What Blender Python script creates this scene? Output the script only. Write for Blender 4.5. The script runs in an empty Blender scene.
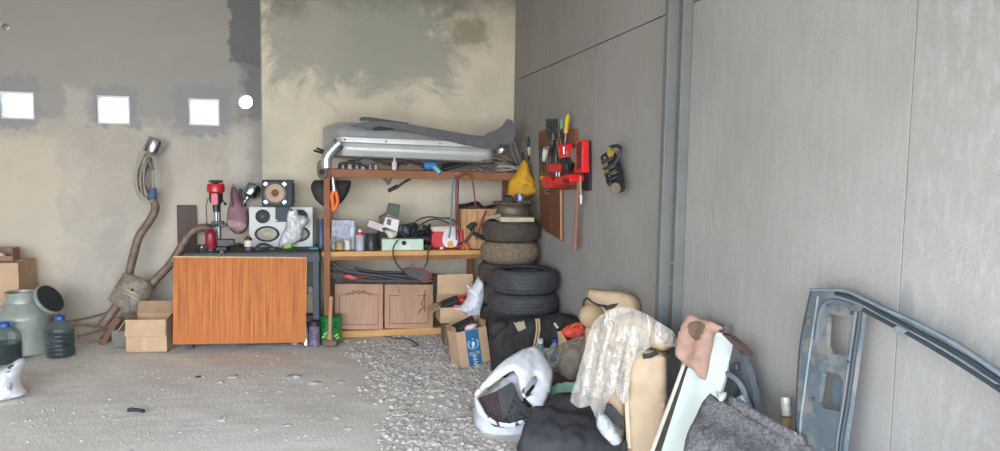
import bpy, bmesh, math, random
from mathutils import Vector, Matrix, noise
from mathutils.geometry import delaunay_2d_cdt
random.seed(7)
S = bpy.context.scene
COL = S.collection
PI = math.pi
V = Vector
# ------------------------------------------------------------------ camera
FPX, CX, CY = 720.0, 500.0, 225.5
YD, H = 7.0, 1.55
RM = (Matrix.Rotation(math.radians(-13.3), 3, 'Z') @ Matrix.Rotation(PI/2 - math.radians(4.8), 3, 'X')
      @ Matrix.Rotation(.016, 3, 'Z'))
def ray(px, py): return RM @ V(((px-CX)/FPX, -(py-CY)/FPX, -1.0))
_d = ray(512, 200)
CAM = V((-_d.x/_d.y*YD, -YD, H))
cd = bpy.data.cameras.new('camera'); cam = bpy.data.objects.new('camera', cd); COL.objects.link(cam)
cd.sensor_fit = 'HORIZONTAL'; cd.sensor_width = 36; cd.lens = FPX/1000*36
cd.clip_start = .05; cd.clip_end = 200
cam.matrix_world = Matrix.Translation(CAM) @ RM.to_4x4()
S.camera = cam
# places in the room, found from the photograph by measurement
def W(px, py, Y):            # point on the plane y = Y
    r = ray(px, py); return CAM + r*((Y-CAM.y)/r.y)
def R(px, py, X=0.0):        # point on the plane x = X (right wall)
    r = ray(px, py); return CAM + r*((X-CAM.x)/r.x)
def F(px, py, Z=0.0):        # point on the plane z = Z (floor)
    r = ray(px, py); return CAM + r*((Z-CAM.z)/r.z)
def dep(p): return (p-CAM).dot(RM @ V((0, 0, -1)))
def upx(p): return dep(p)/FPX        # metres per photo pixel at p
class Pl:
    """a plane in the room: leaning panels, flat traced parts"""
    def __init__(s, p, n):
        s.p = V(p); s.n = V(n).normalized()
        if s.n.dot(CAM-s.p) < 0: s.n = -s.n
    @staticmethod
    def three(a, b, c): return Pl(a, (b-a).cross(c-a))
    def __call__(s, px, py, off=0.0):
        r = ray(px, py); return CAM + r*((s.p-CAM).dot(s.n)/r.dot(s.n)) + s.n*off
def PY(Y): return Pl((0, Y, 0), (0, -1, 0))
def PX(X): return Pl((X, 0, 0), (-1, 0, 0))
# ------------------------------------------------------------------ mesh builder
def wm(o):
    m = o.matrix_basis.copy()
    return wm(o.parent) @ m if o.parent else m
class MB:
    def __init__(s): s.v = []; s.f = []
    def add(s, vs, fs):
        b = len(s.v); s.v += [V(x) for x in vs]; s.f += [tuple(i+b for i in f) for f in fs]; return s
    def box(s, c, d, M=None):
        x, y, z = d[0]/2, d[1]/2, d[2]/2
        vs = [V((a, b, e)) for e in (-z, z) for b in (-y, y) for a in (-x, x)]
        if M is not None: vs = [M.to_3x3() @ q for q in vs]
        return s.add([q+V(c) for q in vs], [(0, 2, 3, 1), (4, 5, 7, 6), (0, 1, 5, 4), (2, 6, 7, 3), (0, 4, 6, 2), (1, 3, 7, 5)])
    def bar(s, a, b, w, t, up=V((0, 0, 1))):          # rectangular bar from a to b
        a, b = V(a), V(b); d = (b-a).normalized(); n = d.cross(V(up))
        if n.length < 1e-4: n = d.cross(V((0, 1, 0)))
        n.normalize(); m = n.cross(d)
        vs = [p + n*i*w/2 + m*j*t/2 for p in (a, b) for (i, j) in ((-1, -1), (1, -1), (1, 1), (-1, 1))]
        return s.add(vs, [(3, 2, 1, 0), (4, 5, 6, 7), (0, 1, 5, 4), (1, 2, 6, 5), (2, 3, 7, 6), (3, 0, 4, 7)])
    def tube(s, pts, r, n=10, cap=True, closed=False, flat=1.0):
        pts = [V(p) for p in pts]; k = len(pts)
        rs = r if isinstance(r, (list, tuple)) else [r]*k
        rings = []; pn = None
        for i, p in enumerate(pts):
            if closed: t = pts[(i+1) % k]-pts[i-1]
            else: t = pts[min(i+1, k-1)]-pts[max(i-1, 0)]
            t = t.normalized() if t.length > 1e-9 else V((0, 0, 1))
            if pn is None:
                pn = t.cross(V((0, 0, 1)))
                if pn.length < .05: pn = t.cross(V((0, 1, 0)))
            pn = (pn - t*pn.dot(t)).normalized(); bn = t.cross(pn)
            rings.append([p + (pn*math.cos(2*PI*j/n) + bn*math.sin(2*PI*j/n)*flat)*rs[i] for j in range(n)])
        return s.loft(rings, cap, closed)
    def loft(s, rings, cap=True, closed=False):
        n = len(rings[0]); k = len(rings); vs = [p for q in rings for p in q]; fs = []
        for i in range(k if closed else k-1):
            a, b = i*n, ((i+1) % k)*n
            fs += [(a+j, a+(j+1) % n, b+(j+1) % n, b+j) for j in range(n)]
        if cap and not closed:
            fs += [tuple(range(n))[::-1], tuple((k-1)*n+j for j in range(n))]
        return s.add(vs, fs)
    def lathe(s, prof, n=32, M=None, closed=False, cap=True):
        M = M or Matrix()
        rings = [[M @ V((max(r, 1e-5)*math.cos(2*PI*j/n), max(r, 1e-5)*math.sin(2*PI*j/n), z)) for j in range(n)] for r, z in prof]
        return s.loft(rings, cap=cap and not closed, closed=closed)
    def ball(s, c, r, n=12, M=None):
        r = r if isinstance(r, (tuple, list)) else (r, r, r); m = n//2
        rings = []
        for i in range(m+1):
            a = PI*i/m; q = max(math.sin(a), 1e-4)
            ring = [V((r[0]*q*math.cos(2*PI*j/n), r[1]*q*math.sin(2*PI*j/n), -r[2]*math.cos(a))) for j in range(n)]
            if M is not None: ring = [M.to_3x3() @ p for p in ring]
            rings.append([V(c)+p for p in ring])
        return s.loft(rings)
    def sheet(s, fn, nu, nv, closed_u=False):
        vs = [fn(i/(nu if closed_u else nu-1), j/(nv-1)) for j in range(nv) for i in range(nu)]
        fs = []
        for j in range(nv-1):
            for i in range(nu if closed_u else nu-1):
                i2 = (i+1) % nu; fs.append((j*nu+i, j*nu+i2, (j+1)*nu+i2, (j+1)*nu+i))
        return s.add(vs, fs)
    def trace(s, loops, mp, t, step=3.0, edge=None, mode='plate', relief=None, jit=0.0, seed=0, sub=True):
        """solid of an outline (u,v); mp(u,v,n) gives the place; edge = width of rounded border (u units), relief(u,v)=offset"""
        if not isinstance(loops[0][0], (tuple, list)): loops = [loops]
        P2 = []; E = []; 
        for lp in loops:
            pts = []
            for i, a in enumerate(lp):
                b = lp[(i+1) % len(lp)]
                L = math.dist(a, b); k = max(1, int(L/step)) if sub else 1
                for q in range(k): pts.append((a[0]+(b[0]-a[0])*q/k, a[1]+(b[1]-a[1])*q/k))
            b0 = len(P2); P2 += pts
            E += [(b0+i, b0+(i+1) % len(pts)) for i in range(len(pts))]
        def inside(x, y):
            c = False
            for i, j in E0:
                (x1, y1), (x2, y2) = P0[i], P0[j]
                if (y1 > y) != (y2 > y) and x < (x2-x1)*(y-y1)/(y2-y1)+x1: c = not c
            return c
        P0 = list(P2); E0 = list(E)
        def dist(x, y):
            d = 1e9
            for i, j in E0:
                (x1, y1), (x2, y2) = P0[i], P0[j]; dx, dy = x2-x1, y2-y1
                q = max(0, min(1, ((x-x1)*dx+(y-y1)*dy)/(dx*dx+dy*dy+1e-12)))
                d = min(d, math.hypot(x-x1-q*dx, y-y1-q*dy))
            return d
        us = [p[0] for p in P2]; vs_ = [p[1] for p in P2]
        rnd = random.Random(seed); y = min(vs_)+step*.5; row = 0
        while y < max(vs_):
            x = min(us)+step*(.5 if row % 2 else 1.0)
            while x < max(us):
                if inside(x, y) and dist(x, y) > step*.45: P2.append((x+rnd.uniform(-.1, .1)*step, y+rnd.uniform(-.1, .1)*step))
                x += step
            y += step*.87; row += 1
        ov, oe, of, _, _, _ = delaunay_2d_cdt([V(p) for p in P2], E, [], 0, 1e-5)
        tris = []
        for f in of:
            cx = sum(ov[i].x for i in f)/3; cy = sum(ov[i].y for i in f)/3
            if inside(cx, cy): tris.append(tuple(f))
        if edge is None: edge = 4*step
        nv = len(ov); front = []; back = []; D = [dist(p.x, p.y) for p in ov]
        for p, d in zip(ov, D):
            if mode == 'plate': h = t/2
            else:
                q = min(1.0, d/edge); h = t/2*math.sqrt(max(0, 1-(1-q)**2))
            o = relief(p.x, p.y) if relief else 0.0
            if jit: o += jit*(1-2.6*abs(noise.noise(V((p.x*.16, p.y*.16, seed*3.1))))+.5*noise.noise(V((p.x*.5, p.y*.5, seed*1.7))))*min(1, d/edge*1.5)
            front.append(mp(p.x, p.y, o+h)); back.append(mp(p.x, p.y, o-h))
        # orientation
        ar = 0
        fs = []
        ec = {}
        for tr in tris:
            for a, b in ((tr[0], tr[1]), (tr[1], tr[2]), (tr[2], tr[0])): ec[(a, b)] = 1
        bd = [(a, b) for (a, b) in ec if (b, a) not in ec]
        if mode == 'plate':
            fs += tris; fs += [tuple(i+nv for i in t_[::-1]) for t_ in tris]
            fs += [(b, a, a+nv, b+nv) for a, b in bd]
            return s.add(front+back, fs)
        bset = {a for e in bd for a in e}
        idx = {i: (i if i in bset else i+nv) for i in range(nv)}
        fs += tris; fs += [tuple(idx[i] for i in t_[::-1]) for t_ in tris]
        return s.add(front+back, fs)
    def wob(s, amp, sc=8.0, seed=0.0):                 # creases: push every point by smooth noise
        for p in s.v: p += noise.noise_vector(p*sc+V((seed, seed*2, 0)))*amp
        return s
    def build(s, name, m, parent=None, local=False, at=None, bevel=0, sub=0, sharp=40, solid=0, bseg=2, flat=False):
        me = bpy.data.meshes.new(name)
        vs = s.v
        if not local:
            if parent is not None:
                iv = wm(parent).inverted(); vs = [iv @ p for p in vs]
            elif at is not None: vs = [p-V(at) for p in vs]
        me.from_pydata([tuple(p) for p in vs], [], s.f); 
        b = bmesh.new(); b.from_mesh(me); bmesh.ops.remove_doubles(b, verts=b.verts, dist=1e-6)
        bmesh.ops.recalc_face_normals(b, faces=b.faces); b.to_mesh(me); b.free()
        me.polygons.foreach_set('use_smooth', [not flat]*len(me.polygons))
        if not flat: me.set_sharp_from_angle(angle=math.radians(sharp))
        o = bpy.data.objects.new(name, me); COL.objects.link(o)
        if parent is not None: o.parent = parent
        elif at is not None: o.location = at
        for q in (m if isinstance(m, list) else [m]): me.materials.append(q)
        if solid: q = o.modifiers.new('solid', 'SOLIDIFY'); q.thickness = solid; q.offset = 0
        if bevel: q = o.modifiers.new('bevel', 'BEVEL'); q.width = bevel; q.segments = bseg; q.limit_method = 'ANGLE'; q.angle_limit = math.radians(35)
        if sub: q = o.modifiers.new('sub', 'SUBSURF'); q.levels = q.render_levels = sub
        return o
def thing(name, label, cat, loc=(0, 0, 0), rz=0, group=None, rot=None):
    o = bpy.data.objects.new(name, None); COL.objects.link(o); o.location = loc
    o.rotation_euler = rot if rot else (0, 0, rz); o.empty_display_size = .05
    return tag(o, label, cat, group)
def tag(o, label, cat, group=None):
    o['label'] = label; o['category'] = cat
    if group: o['group'] = group
    return o
def kind(o, k): o['kind'] = k; return o
def copy_thing(r, loc, rz, label, group=None):
    c = r.copy(); COL.objects.link(c); c.location = loc; c.rotation_euler = (0, 0, rz); c['label'] = label
    if group: c['group'] = group
    for ch in list(r.children):
        k = ch.copy(); COL.objects.link(k); k.parent = c
        for g in list(ch.children):
            h = g.copy(); COL.objects.link(h); h.parent = k
    return c
def smooth_pts(pts, k=4, closed=False):                # Catmull-Rom
    pts = [tuple(p) for p in pts]; n = len(pts); out = []
    for i in range(n if closed else n-1):
        if closed: p0, p1, p2, p3 = pts[i-1], pts[i], pts[(i+1) % n], pts[(i+2) % n]
        else: p0, p1, p2, p3 = pts[max(i-1, 0)], pts[i], pts[i+1], pts[min(i+2, n-1)]
        for q in range(k):
            t = q/k
            out.append(tuple(.5*(2*b+(c-a)*t+(2*a-5*b+4*c-d)*t*t+(3*b-a-3*c+d)*t**3) for a, b, c, d in zip(p0, p1, p2, p3)))
    if not closed: out.append(pts[-1])
    return out
# ------------------------------------------------------------------ materials
def lin(c):
    return tuple(((x/255)/12.92 if x/255 <= .04045 else ((x/255+.055)/1.055)**2.4) for x in c)+(1,)
def nd(nt, t, **kw):
    n = nt.nodes.new(t)
    for k, v in kw.items(): setattr(n, k, v)
    return n
_mc = {}
def mat(name, c, c2=None, rough=.6, metal=0.0, sc=6.0, bump=.0, bsc=40.0, contrast=.5, trans=0, alpha=1, spec=.5, stretch=None, ior=1.45, detail=4, coat=0):
    if name in _mc: return _mc[name]
    m = bpy.data.materials.new(name); m.use_nodes = True; nt = m.node_tree; b = nt.nodes['Principled BSDF']
    L = nt.links.new
    if c2 is None: c2 = tuple(x*.82 for x in c)
    tc = nd(nt, 'ShaderNodeTexCoord'); src = tc.outputs['Object']
    if stretch:
        mp = nd(nt, 'ShaderNodeMapping'); mp.inputs['Scale'].default_value = stretch; L(src, mp.inputs[0]); src = mp.outputs[0]
    n = nd(nt, 'ShaderNodeTexNoise'); n.inputs['Scale'].default_value = sc; n.inputs['Detail'].default_value = detail; n.inputs['Roughness'].default_value = .6
    L(src, n.inputs['Vector'])
    mr = nd(nt, 'ShaderNodeMapRange'); mr.inputs['From Min'].default_value = .5-contrast/2; mr.inputs['From Max'].default_value = .5+contrast/2
    L(n.outputs[0], mr.inputs[0])
    mx = nd(nt, 'ShaderNodeMix', data_type='RGBA'); mx.inputs[6].default_value = lin(c2); mx.inputs[7].default_value = lin(c)
    L(mr.outputs[0], mx.inputs[0]); L(mx.outputs[2], b.inputs['Base Color'])
    b.inputs['Roughness'].default_value = rough; b.inputs['Metallic'].default_value = metal; b.inputs['IOR'].default_value = ior
    b.inputs['Specular IOR Level'].default_value = spec; b.inputs['Transmission Weight'].default_value = trans; b.inputs['Alpha'].default_value = alpha
    b.inputs['Coat Weight'].default_value = coat
    if bump:
        n2 = nd(nt, 'ShaderNodeTexNoise'); n2.inputs['Scale'].default_value = bsc; n2.inputs['Detail'].default_value = 5; L(src, n2.inputs['Vector'])
        bp = nd(nt, 'ShaderNodeBump'); bp.inputs['Strength'].default_value = bump; bp.inputs['Distance'].default_value = .02
        L(n2.outputs[0], bp.inputs['Height']); L(bp.outputs[0], b.inputs['Normal'])
    _mc[name] = m; m['_mix'] = ''
    return m
def glassy(name, tint, op=.35, rough=.15, grain=0.0, sc=14.0, spread=.25, ridge=0.0, stretch=(1, 1, .35)):
    """thin clear or milky film: part see-through, part glossy plastic; ridge = crease lines brightened as painted glints"""
    if name in _mc: return _mc[name]
    m = bpy.data.materials.new(name); m.use_nodes = True; nt = m.node_tree; L = nt.links.new
    b = nt.nodes['Principled BSDF']; out = nt.nodes['Material Output']
    b.inputs['Base Color'].default_value = lin(tint); b.inputs['Roughness'].default_value = rough; b.inputs['Specular IOR Level'].default_value = .8
    tr = nd(nt, 'ShaderNodeBsdfTransparent'); tr.inputs[0].default_value = (*[min(1, .55+.45*x) for x in lin(tint)[:3]], 1)
    mx = nd(nt, 'ShaderNodeMixShader'); tc = nd(nt, 'ShaderNodeTexCoord')
    mp = nd(nt, 'ShaderNodeMapping'); mp.inputs['Scale'].default_value = stretch if ridge else (1, 1, 1); L(tc.outputs['Object'], mp.inputs[0]); src = mp.outputs[0]
    n = noisen(nt, src, sc, 5)
    f = rng(nt, n, .3, .7, max(0, op-spread), min(1, op+spread))
    if ridge:
        r1 = nd(nt, 'ShaderNodeTexNoise'); r1.inputs['Scale'].default_value = sc*.8; r1.inputs['Detail'].default_value = 2.5; r1.inputs['Distortion'].default_value = .6; L(src, r1.inputs['Vector'])
        rd = rng(nt, mathn(nt, 'ABSOLUTE', mathn(nt, 'SUBTRACT', r1.outputs[0], .5)), .035, .0, 0, ridge)  # noise ridges made milkier to paint glints along the creases
        f = mathn(nt, 'ADD', f, rd, clamp=True)
    lw = nd(nt, 'ShaderNodeLayerWeight'); lw.inputs[0].default_value = .25
    f = mathn(nt, 'ADD', f, mathn(nt, 'MULTIPLY', lw.outputs['Facing'], .35), clamp=True)
    L(f, mx.inputs[0]); L(tr.outputs[0], mx.inputs[1]); L(b.outputs[0], mx.inputs[2]); L(mx.outputs[0], out.inputs[0])
    if grain:
        bp = nd(nt, 'ShaderNodeBump'); bp.inputs['Strength'].default_value = grain; bp.inputs['Distance'].default_value = .015
        L(noisen(nt, src, sc*1.4, 3), bp.inputs['Height']); L(bp.outputs[0], b.inputs['Normal'])
    _mc[name] = m; return m
def mathn(nt, op, a, b=None, c=None, clamp=False):
    n = nd(nt, 'ShaderNodeMath', operation=op, use_clamp=clamp)
    for i, x in enumerate((a, b, c)):
        if x is None: continue
        if isinstance(x, (int, float)): n.inputs[i].default_value = x
        else: nt.links.new(x, n.inputs[i])
    return n.outputs[0]
def mixc(nt, f, a, b):
    n = nd(nt, 'ShaderNodeMix', data_type='RGBA')
    for i, x in ((0, f), (6, a), (7, b)):
        if isinstance(x, (tuple, list)): n.inputs[i].default_value = x
        elif isinstance(x, (int, float)): n.inputs[i].default_value = x
        else: nt.links.new(x, n.inputs[i])
    return n.outputs[2]
def noisen(nt, src, sc, det=4, rough=.6):
    n = nd(nt, 'ShaderNodeTexNoise'); n.inputs['Scale'].default_value = sc; n.inputs['Detail'].default_value = det; n.inputs['Roughness'].default_value = rough
    nt.links.new(src, n.inputs['Vector']); return n.outputs[0]
def rng(nt, x, a, b, c=0.0, d=1.0):
    n = nd(nt, 'ShaderNodeMapRange'); nt.links.new(x, n.inputs[0])
    for i, q in zip((1, 2, 3, 4), (a, b, c, d)): n.inputs[i].default_value = q
    return n.outputs[0]
# ================================================================== THE ROOM
CEIL, XL, YF = 4.3, -7.2, -7.7
def wall_mat():
    m = bpy.data.materials.new('old plaster'); m.use_nodes = True; nt = m.node_tree; L = nt.links.new; b = nt.nodes['Principled BSDF']
    tc = nd(nt, 'ShaderNodeTexCoord'); P = tc.outputs['Object']
    sp = nd(nt, 'ShaderNodeSeparateXYZ'); L(P, sp.inputs[0]); x, z = sp.outputs['X'], sp.outputs['Z']
    big = noisen(nt, P, .9, 5); mid = noisen(nt, P, 4, 6); fine = noisen(nt, P, 28, 6, .7)
    left = rng(nt, x, W(263, 100, 0).x, W(260, 100, 0).x)
    cR = mixc(nt, rng(nt, big, .35, .62), lin((146, 145, 136)), lin((172, 164, 151)))
    cL = mixc(nt, rng(nt, big, .35, .65), lin((138, 135, 132)), lin((154, 148, 141)))
    c = mixc(nt, left, cR, cL)
    dn = nd(nt, 'ShaderNodeTexNoise'); dn.inputs['Scale'].default_value = 2.2; dn.inputs['Detail'].default_value = 8; dn.inputs['Roughness'].default_value = .7; dn.inputs['Distortion'].default_value = 1.2; L(P, dn.inputs['Vector'])
    c = mixc(nt, rng(nt, dn.outputs[0], .52, .72, 0, .6), c, lin((196, 188, 172)))
    c = mixc(nt, rng(nt, mid, .4, .75, 0, .5), c, lin((134, 130, 122)))
    c = mixc(nt, rng(nt, fine, .5, .8, 0, .3), c, lin((196, 188, 176)))
    c = mixc(nt, rng(nt, big, .32, .68, .3, .75), c, mixc(nt, left, lin((226, 210, 184)), lin((196, 182, 165))))
    wob = mathn(nt, 'MULTIPLY', mathn(nt, 'SUBTRACT', noisen(nt, P, 9, 6, .65), .5), .34)
    def boxmask(x0, x1, z0, z1, soft=.012, w=wob):
        dx = mathn(nt, 'SUBTRACT', mathn(nt, 'ABSOLUTE', mathn(nt, 'SUBTRACT', x, (x0+x1)/2)), (x1-x0)/2)
        dz = mathn(nt, 'SUBTRACT', mathn(nt, 'ABSOLUTE', mathn(nt, 'SUBTRACT', z, (z0+z1)/2)), (z1-z0)/2)
        d = mathn(nt, 'ADD', mathn(nt, 'MAXIMUM', dx, dz), w)
        return rng(nt, d, soft, -soft)
    def rect(px0, py0, px1, py1):
        a = W(px0, py0, 0); q = W(px1, py1, 0); return a.x, q.x, q.z, a.z
    # cement patches round the wall openings, the cement strip by the joint, bare lower-left plaster
    pale = lin((199, 184, 162)); grey = lin((137, 136, 137)); dark = lin((98, 100, 101))
    c = mixc(nt, mathn(nt, 'MULTIPLY', boxmask(*rect(-40, 136, 62, 300), soft=.03), .5), c, pale)
    c = mixc(nt, mathn(nt, 'MULTIPLY', boxmask(*rect(166, 190, 262, 330), soft=.1), .4), c, lin((196, 184, 166)))
    wob2 = mathn(nt, 'MULTIPLY', mathn(nt, 'SUBTRACT', dn.outputs[0], .5), 1.5)  # upper zones: greyer plaster, also darkened for the dimmer wall top
    c = mixc(nt, mathn(nt, 'MULTIPLY', mathn(nt, 'MULTIPLY', boxmask(*rect(-60, -80, 300, 126), soft=.05), left), .7), c, lin((140, 137, 134)))
    c = mixc(nt, mathn(nt, 'MULTIPLY', boxmask(*rect(272, -80, 452, 88), soft=.12, w=wob2), .7), c, lin((140, 141, 134)))
    c = mixc(nt, mathn(nt, 'MULTIPLY', boxmask(*rect(262, -80, 530, 14), soft=.1, w=mathn(nt, 'MULTIPLY', wob2, .4)), .6), c, lin((118, 113, 107)))  # dark band along the top, shade painted into the plaster
    for q in ((-14, 76, 40, 129), (88, 86, 138, 127), (172, 84, 230, 137)):
        c = mixc(nt, mathn(nt, 'MULTIPLY', boxmask(*rect(*q)), .8), c, grey)
    for q in ((64, 86, 90, 122), (150, 132, 180, 150), (228, 128, 256, 180)):
        c = mixc(nt, mathn(nt, 'MULTIPLY', boxmask(*rect(*q), soft=.04), .42), c, lin((192, 184, 172)))
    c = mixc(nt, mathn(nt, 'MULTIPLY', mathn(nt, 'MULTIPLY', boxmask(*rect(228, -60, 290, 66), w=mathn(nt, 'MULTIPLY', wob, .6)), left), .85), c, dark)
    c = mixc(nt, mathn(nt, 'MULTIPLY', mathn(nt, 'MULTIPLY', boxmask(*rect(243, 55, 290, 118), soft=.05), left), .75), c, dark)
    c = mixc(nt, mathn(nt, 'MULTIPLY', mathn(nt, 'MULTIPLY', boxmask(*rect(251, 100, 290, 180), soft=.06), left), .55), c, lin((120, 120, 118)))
    c = mixc(nt, mathn(nt, 'MULTIPLY', boxmask(*rect(452, 18, 488, 48), soft=.06), .6), c, lin((120, 112, 92)))
    c = mixc(nt, mathn(nt, 'MULTIPLY', boxmask(*rect(268, -30, 300, 14), soft=.08), .6), c, lin((104, 103, 98)))
    c = mixc(nt, mathn(nt, 'MULTIPLY', boxmask(*rect(330, -40, 470, 3), soft=.08), .5), c, lin((126, 122, 114)))
    L(c, b.inputs['Base Color']); b.inputs['Roughness'].default_value = .92; b.inputs['Specular IOR Level'].default_value = .2
    bp = nd(nt, 'ShaderNodeBump'); bp.inputs['Strength'].default_value = .35; bp.inputs['Distance'].default_value = .03
    L(mathn(nt, 'ADD', mid, mathn(nt, 'MULTIPLY', fine, .35)), bp.inputs['Height']); L(bp.outputs[0], b.inputs['Normal'])
    return m
M_PL = wall_mat()
def panel_mat():
    m = bpy.data.materials.new('grey concrete panel'); m.use_nodes = True; nt = m.node_tree; L = nt.links.new; b = nt.nodes['Principled BSDF']
    P = nd(nt, 'ShaderNodeTexCoord').outputs['Object']
    sp = nd(nt, 'ShaderNodeSeparateXYZ'); L(P, sp.inputs[0]); y, z = sp.outputs['Y'], sp.outputs['Z']
    mp = nd(nt, 'ShaderNodeMapping'); mp.inputs['Scale'].default_value = (1, 1, .16); L(P, mp.inputs[0])
    streak = noisen(nt, mp.outputs[0], 26, 5, .7); big = noisen(nt, P, 1.3, 4); fine = noisen(nt, P, 60, 4, .7)
    c = mixc(nt, rng(nt, big, .3, .7), lin((136, 131, 126)), lin((150, 145, 140)))
    c = mixc(nt, rng(nt, streak, .45, .75, 0, .35), c, lin((165, 161, 157)))
    c = mixc(nt, rng(nt, fine, .5, .8, 0, .35), c, lin((110, 108, 106)))
    # trowel loops on the nearest panel
    rt = nd(nt, 'ShaderNodeMapping'); rt.inputs['Rotation'].default_value = (.9, 0, 0); rt.inputs['Scale'].default_value = (1, 1, .4); L(P, rt.inputs[0])
    fl_ = noisen(nt, rt.outputs[0], 30, 3, .5); tm = mathn(nt, 'MULTIPLY', rng(nt, fl_, .52, .62), rng(nt, y, cj-.02, cj-.05))
    c = mixc(nt, mathn(nt, 'MULTIPLY', tm, .12), c, lin((184, 186, 190)))
    # damp stain running down the joint
    s0 = R(906, 310); 
    e = mathn(nt, 'ADD', mathn(nt, 'POWER', mathn(nt, 'DIVIDE', mathn(nt, 'SUBTRACT', y, s0.y), .035), 2), mathn(nt, 'POWER', mathn(nt, 'DIVIDE', mathn(nt, 'SUBTRACT', z, s0.z), .1), 2))
    c = mixc(nt, mathn(nt, 'MULTIPLY', rng(nt, mathn(nt, 'ADD', e, mathn(nt, 'MULTIPLY', fine, .5)), 1.2, .8), .5), c, lin((120, 120, 126)))
    L(c, b.inputs['Base Color']); b.inputs['Roughness'].default_value = .85; b.inputs['Specular IOR Level'].default_value = .25
    bp = nd(nt, 'ShaderNodeBump'); bp.inputs['Strength'].default_value = .1; bp.inputs['Distance'].default_value = .02
    L(mathn(nt, 'ADD', streak, fine), bp.inputs['Height']); L(bp.outputs[0], b.inputs['Normal'])
    return m
cj = R(904, 220).y
M_PAN = panel_mat()
M_STEEL = mat('grey painted steel', (106, 105, 103), (92, 92, 90), rough=.7, sc=5, bump=.05)
M_CEIL = mat('ceiling boards', (150, 145, 138), rough=.9)
def floor_mat():
    m = bpy.data.materials.new('dusty earth floor'); m.use_nodes = True; nt = m.node_tree; L = nt.links.new; b = nt.nodes['Principled BSDF']
    P = nd(nt, 'ShaderNodeTexCoord').outputs['Object']
    big = noisen(nt, P, 1.1, 5); smp = nd(nt, 'ShaderNodeMapping'); smp.inputs['Scale'].default_value = (.5, 1.5, 1); L(P, smp.inputs[0])
    mid = noisen(nt, smp.outputs[0], 7, 6, .65); fine = noisen(nt, P, 55, 3, .6)
    c = mixc(nt, rng(nt, big, .35, .65), lin((214, 204, 193)), lin((224, 216, 207)))
    c = mixc(nt, rng(nt, mid, .45, .72, 0, .6), c, lin((202, 192, 181)))
    c = mixc(nt, rng(nt, fine, .5, .78, 0, .55), c, lin((230, 225, 220)))
    vo = nd(nt, 'ShaderNodeTexVoronoi'); vo.inputs['Scale'].default_value = 24; L(P, vo.inputs['Vector'])
    L(c, b.inputs['Base Color']); b.inputs['Roughness'].default_value = .95; b.inputs['Specular IOR Level'].default_value = .15
    bp = nd(nt, 'ShaderNodeBump'); bp.inputs['Strength'].default_value = .35; bp.inputs['Distance'].default_value = .02
    L(mathn(nt, 'ADD', mid, mathn(nt, 'MULTIPLY', fine, .6)), bp.inputs['Height']); L(bp.outputs[0], b.inputs['Normal'])
    return m
M_FL = floor_mat()
# floor: one uneven sheet
def fz(x, y):
    q = noise.noise(V((x*.9, y*.9, 3)))*.012 + noise.noise(V((x*5, y*5, 1)))*.006
    return min(q, .012) - .006
f = MB(); f.sheet(lambda u, v: V((XL+u*(0-XL)-.0, -11.5+v*11.5, fz(XL-u*XL, -11.5+v*11.5))), 150, 230)
kind(f.build('floor', M_FL), 'structure')
# back wall with its openings
WT = .15
wins = []
for (x0, y0, x1, y1) in ((-1, 91, 34.5, 119.5), (96, 95, 130, 124.5), (188, 98, 219.5, 126)):
    a = W(x0, y0, 0); q = W(x1, y1, 0); wins.append((a.x, q.x, q.z, a.z))
hc = W(245, 101.5, 0); hr = 7.2*upx(hc)
h2 = W(5.5, 27, 0); hr2 = .03
xs = sorted({XL} | {w[0] for w in wins} | {w[1] for w in wins} | {hc.x-hr, hc.x+hr, .2} | {h2.x-hr2, h2.x+hr2})
zs = sorted({-.3, CEIL, hc.z-hr, hc.z+hr, h2.z-hr2, h2.z+hr2} | {w[2] for w in wins} | {w[3] for w in wins})
f = MB()
holes = wins+[(hc.x-hr, hc.x+hr, hc.z-hr, hc.z+hr), (h2.x-hr2, h2.x+hr2, h2.z-hr2, h2.z+hr2)]
def cell(x0, x1, z0, z1): f.box(((x0+x1)/2, WT/2, (z0+z1)/2), (x1-x0, WT, z1-z0))
for i in range(len(xs)-1):
    run = None
    for j in range(len(zs)-1):
        cx, cz = (xs[i]+xs[i+1])/2, (zs[j]+zs[j+1])/2
        if any(a < cx < b and c < cz < d for a, b, c, d in holes):
            if run is not None: cell(xs[i], xs[i+1], run, zs[j]); run = None
        elif run is None: run = zs[j]
    if run is not None: cell(xs[i], xs[i+1], run, zs[-1])
def hole_ring(c, r, n=32, sqr=None):              # fills the square cell round a round hole
    sqr = sqr or r
    for y0, y1 in ((0, WT),):
        ci = [V((c.x+r*.999*math.cos(2*PI*k/n), y0, c.z+r*.999*math.sin(2*PI*k/n))) for k in range(n)]
        sq = []
        for k in range(n):
            a, b_ = math.cos(2*PI*k/n), math.sin(2*PI*k/n); m_ = max(abs(a), abs(b_)); sq.append(V((c.x+sqr*a/m_, y0, c.z+sqr*b_/m_)))
        sh = V((0, y1-y0, 0)); vs = ci+sq+[p+sh for p in ci]+[p+sh for p in sq]; fs = []
        for k in range(n):
            k2 = (k+1) % n
            fs += [(k, k2, n+k2, n+k), (2*n+k, 3*n+k, 3*n+k2, 2*n+k2), (k, 2*n+k, 2*n+k2, k2)]
        f.add(vs, fs)
hole_ring(hc, hr*.97, sqr=hr); hole_ring(h2, hr2*.97, sqr=hr2)
kind(f.build('wall_back', M_PL, flat=True), 'structure')
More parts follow.
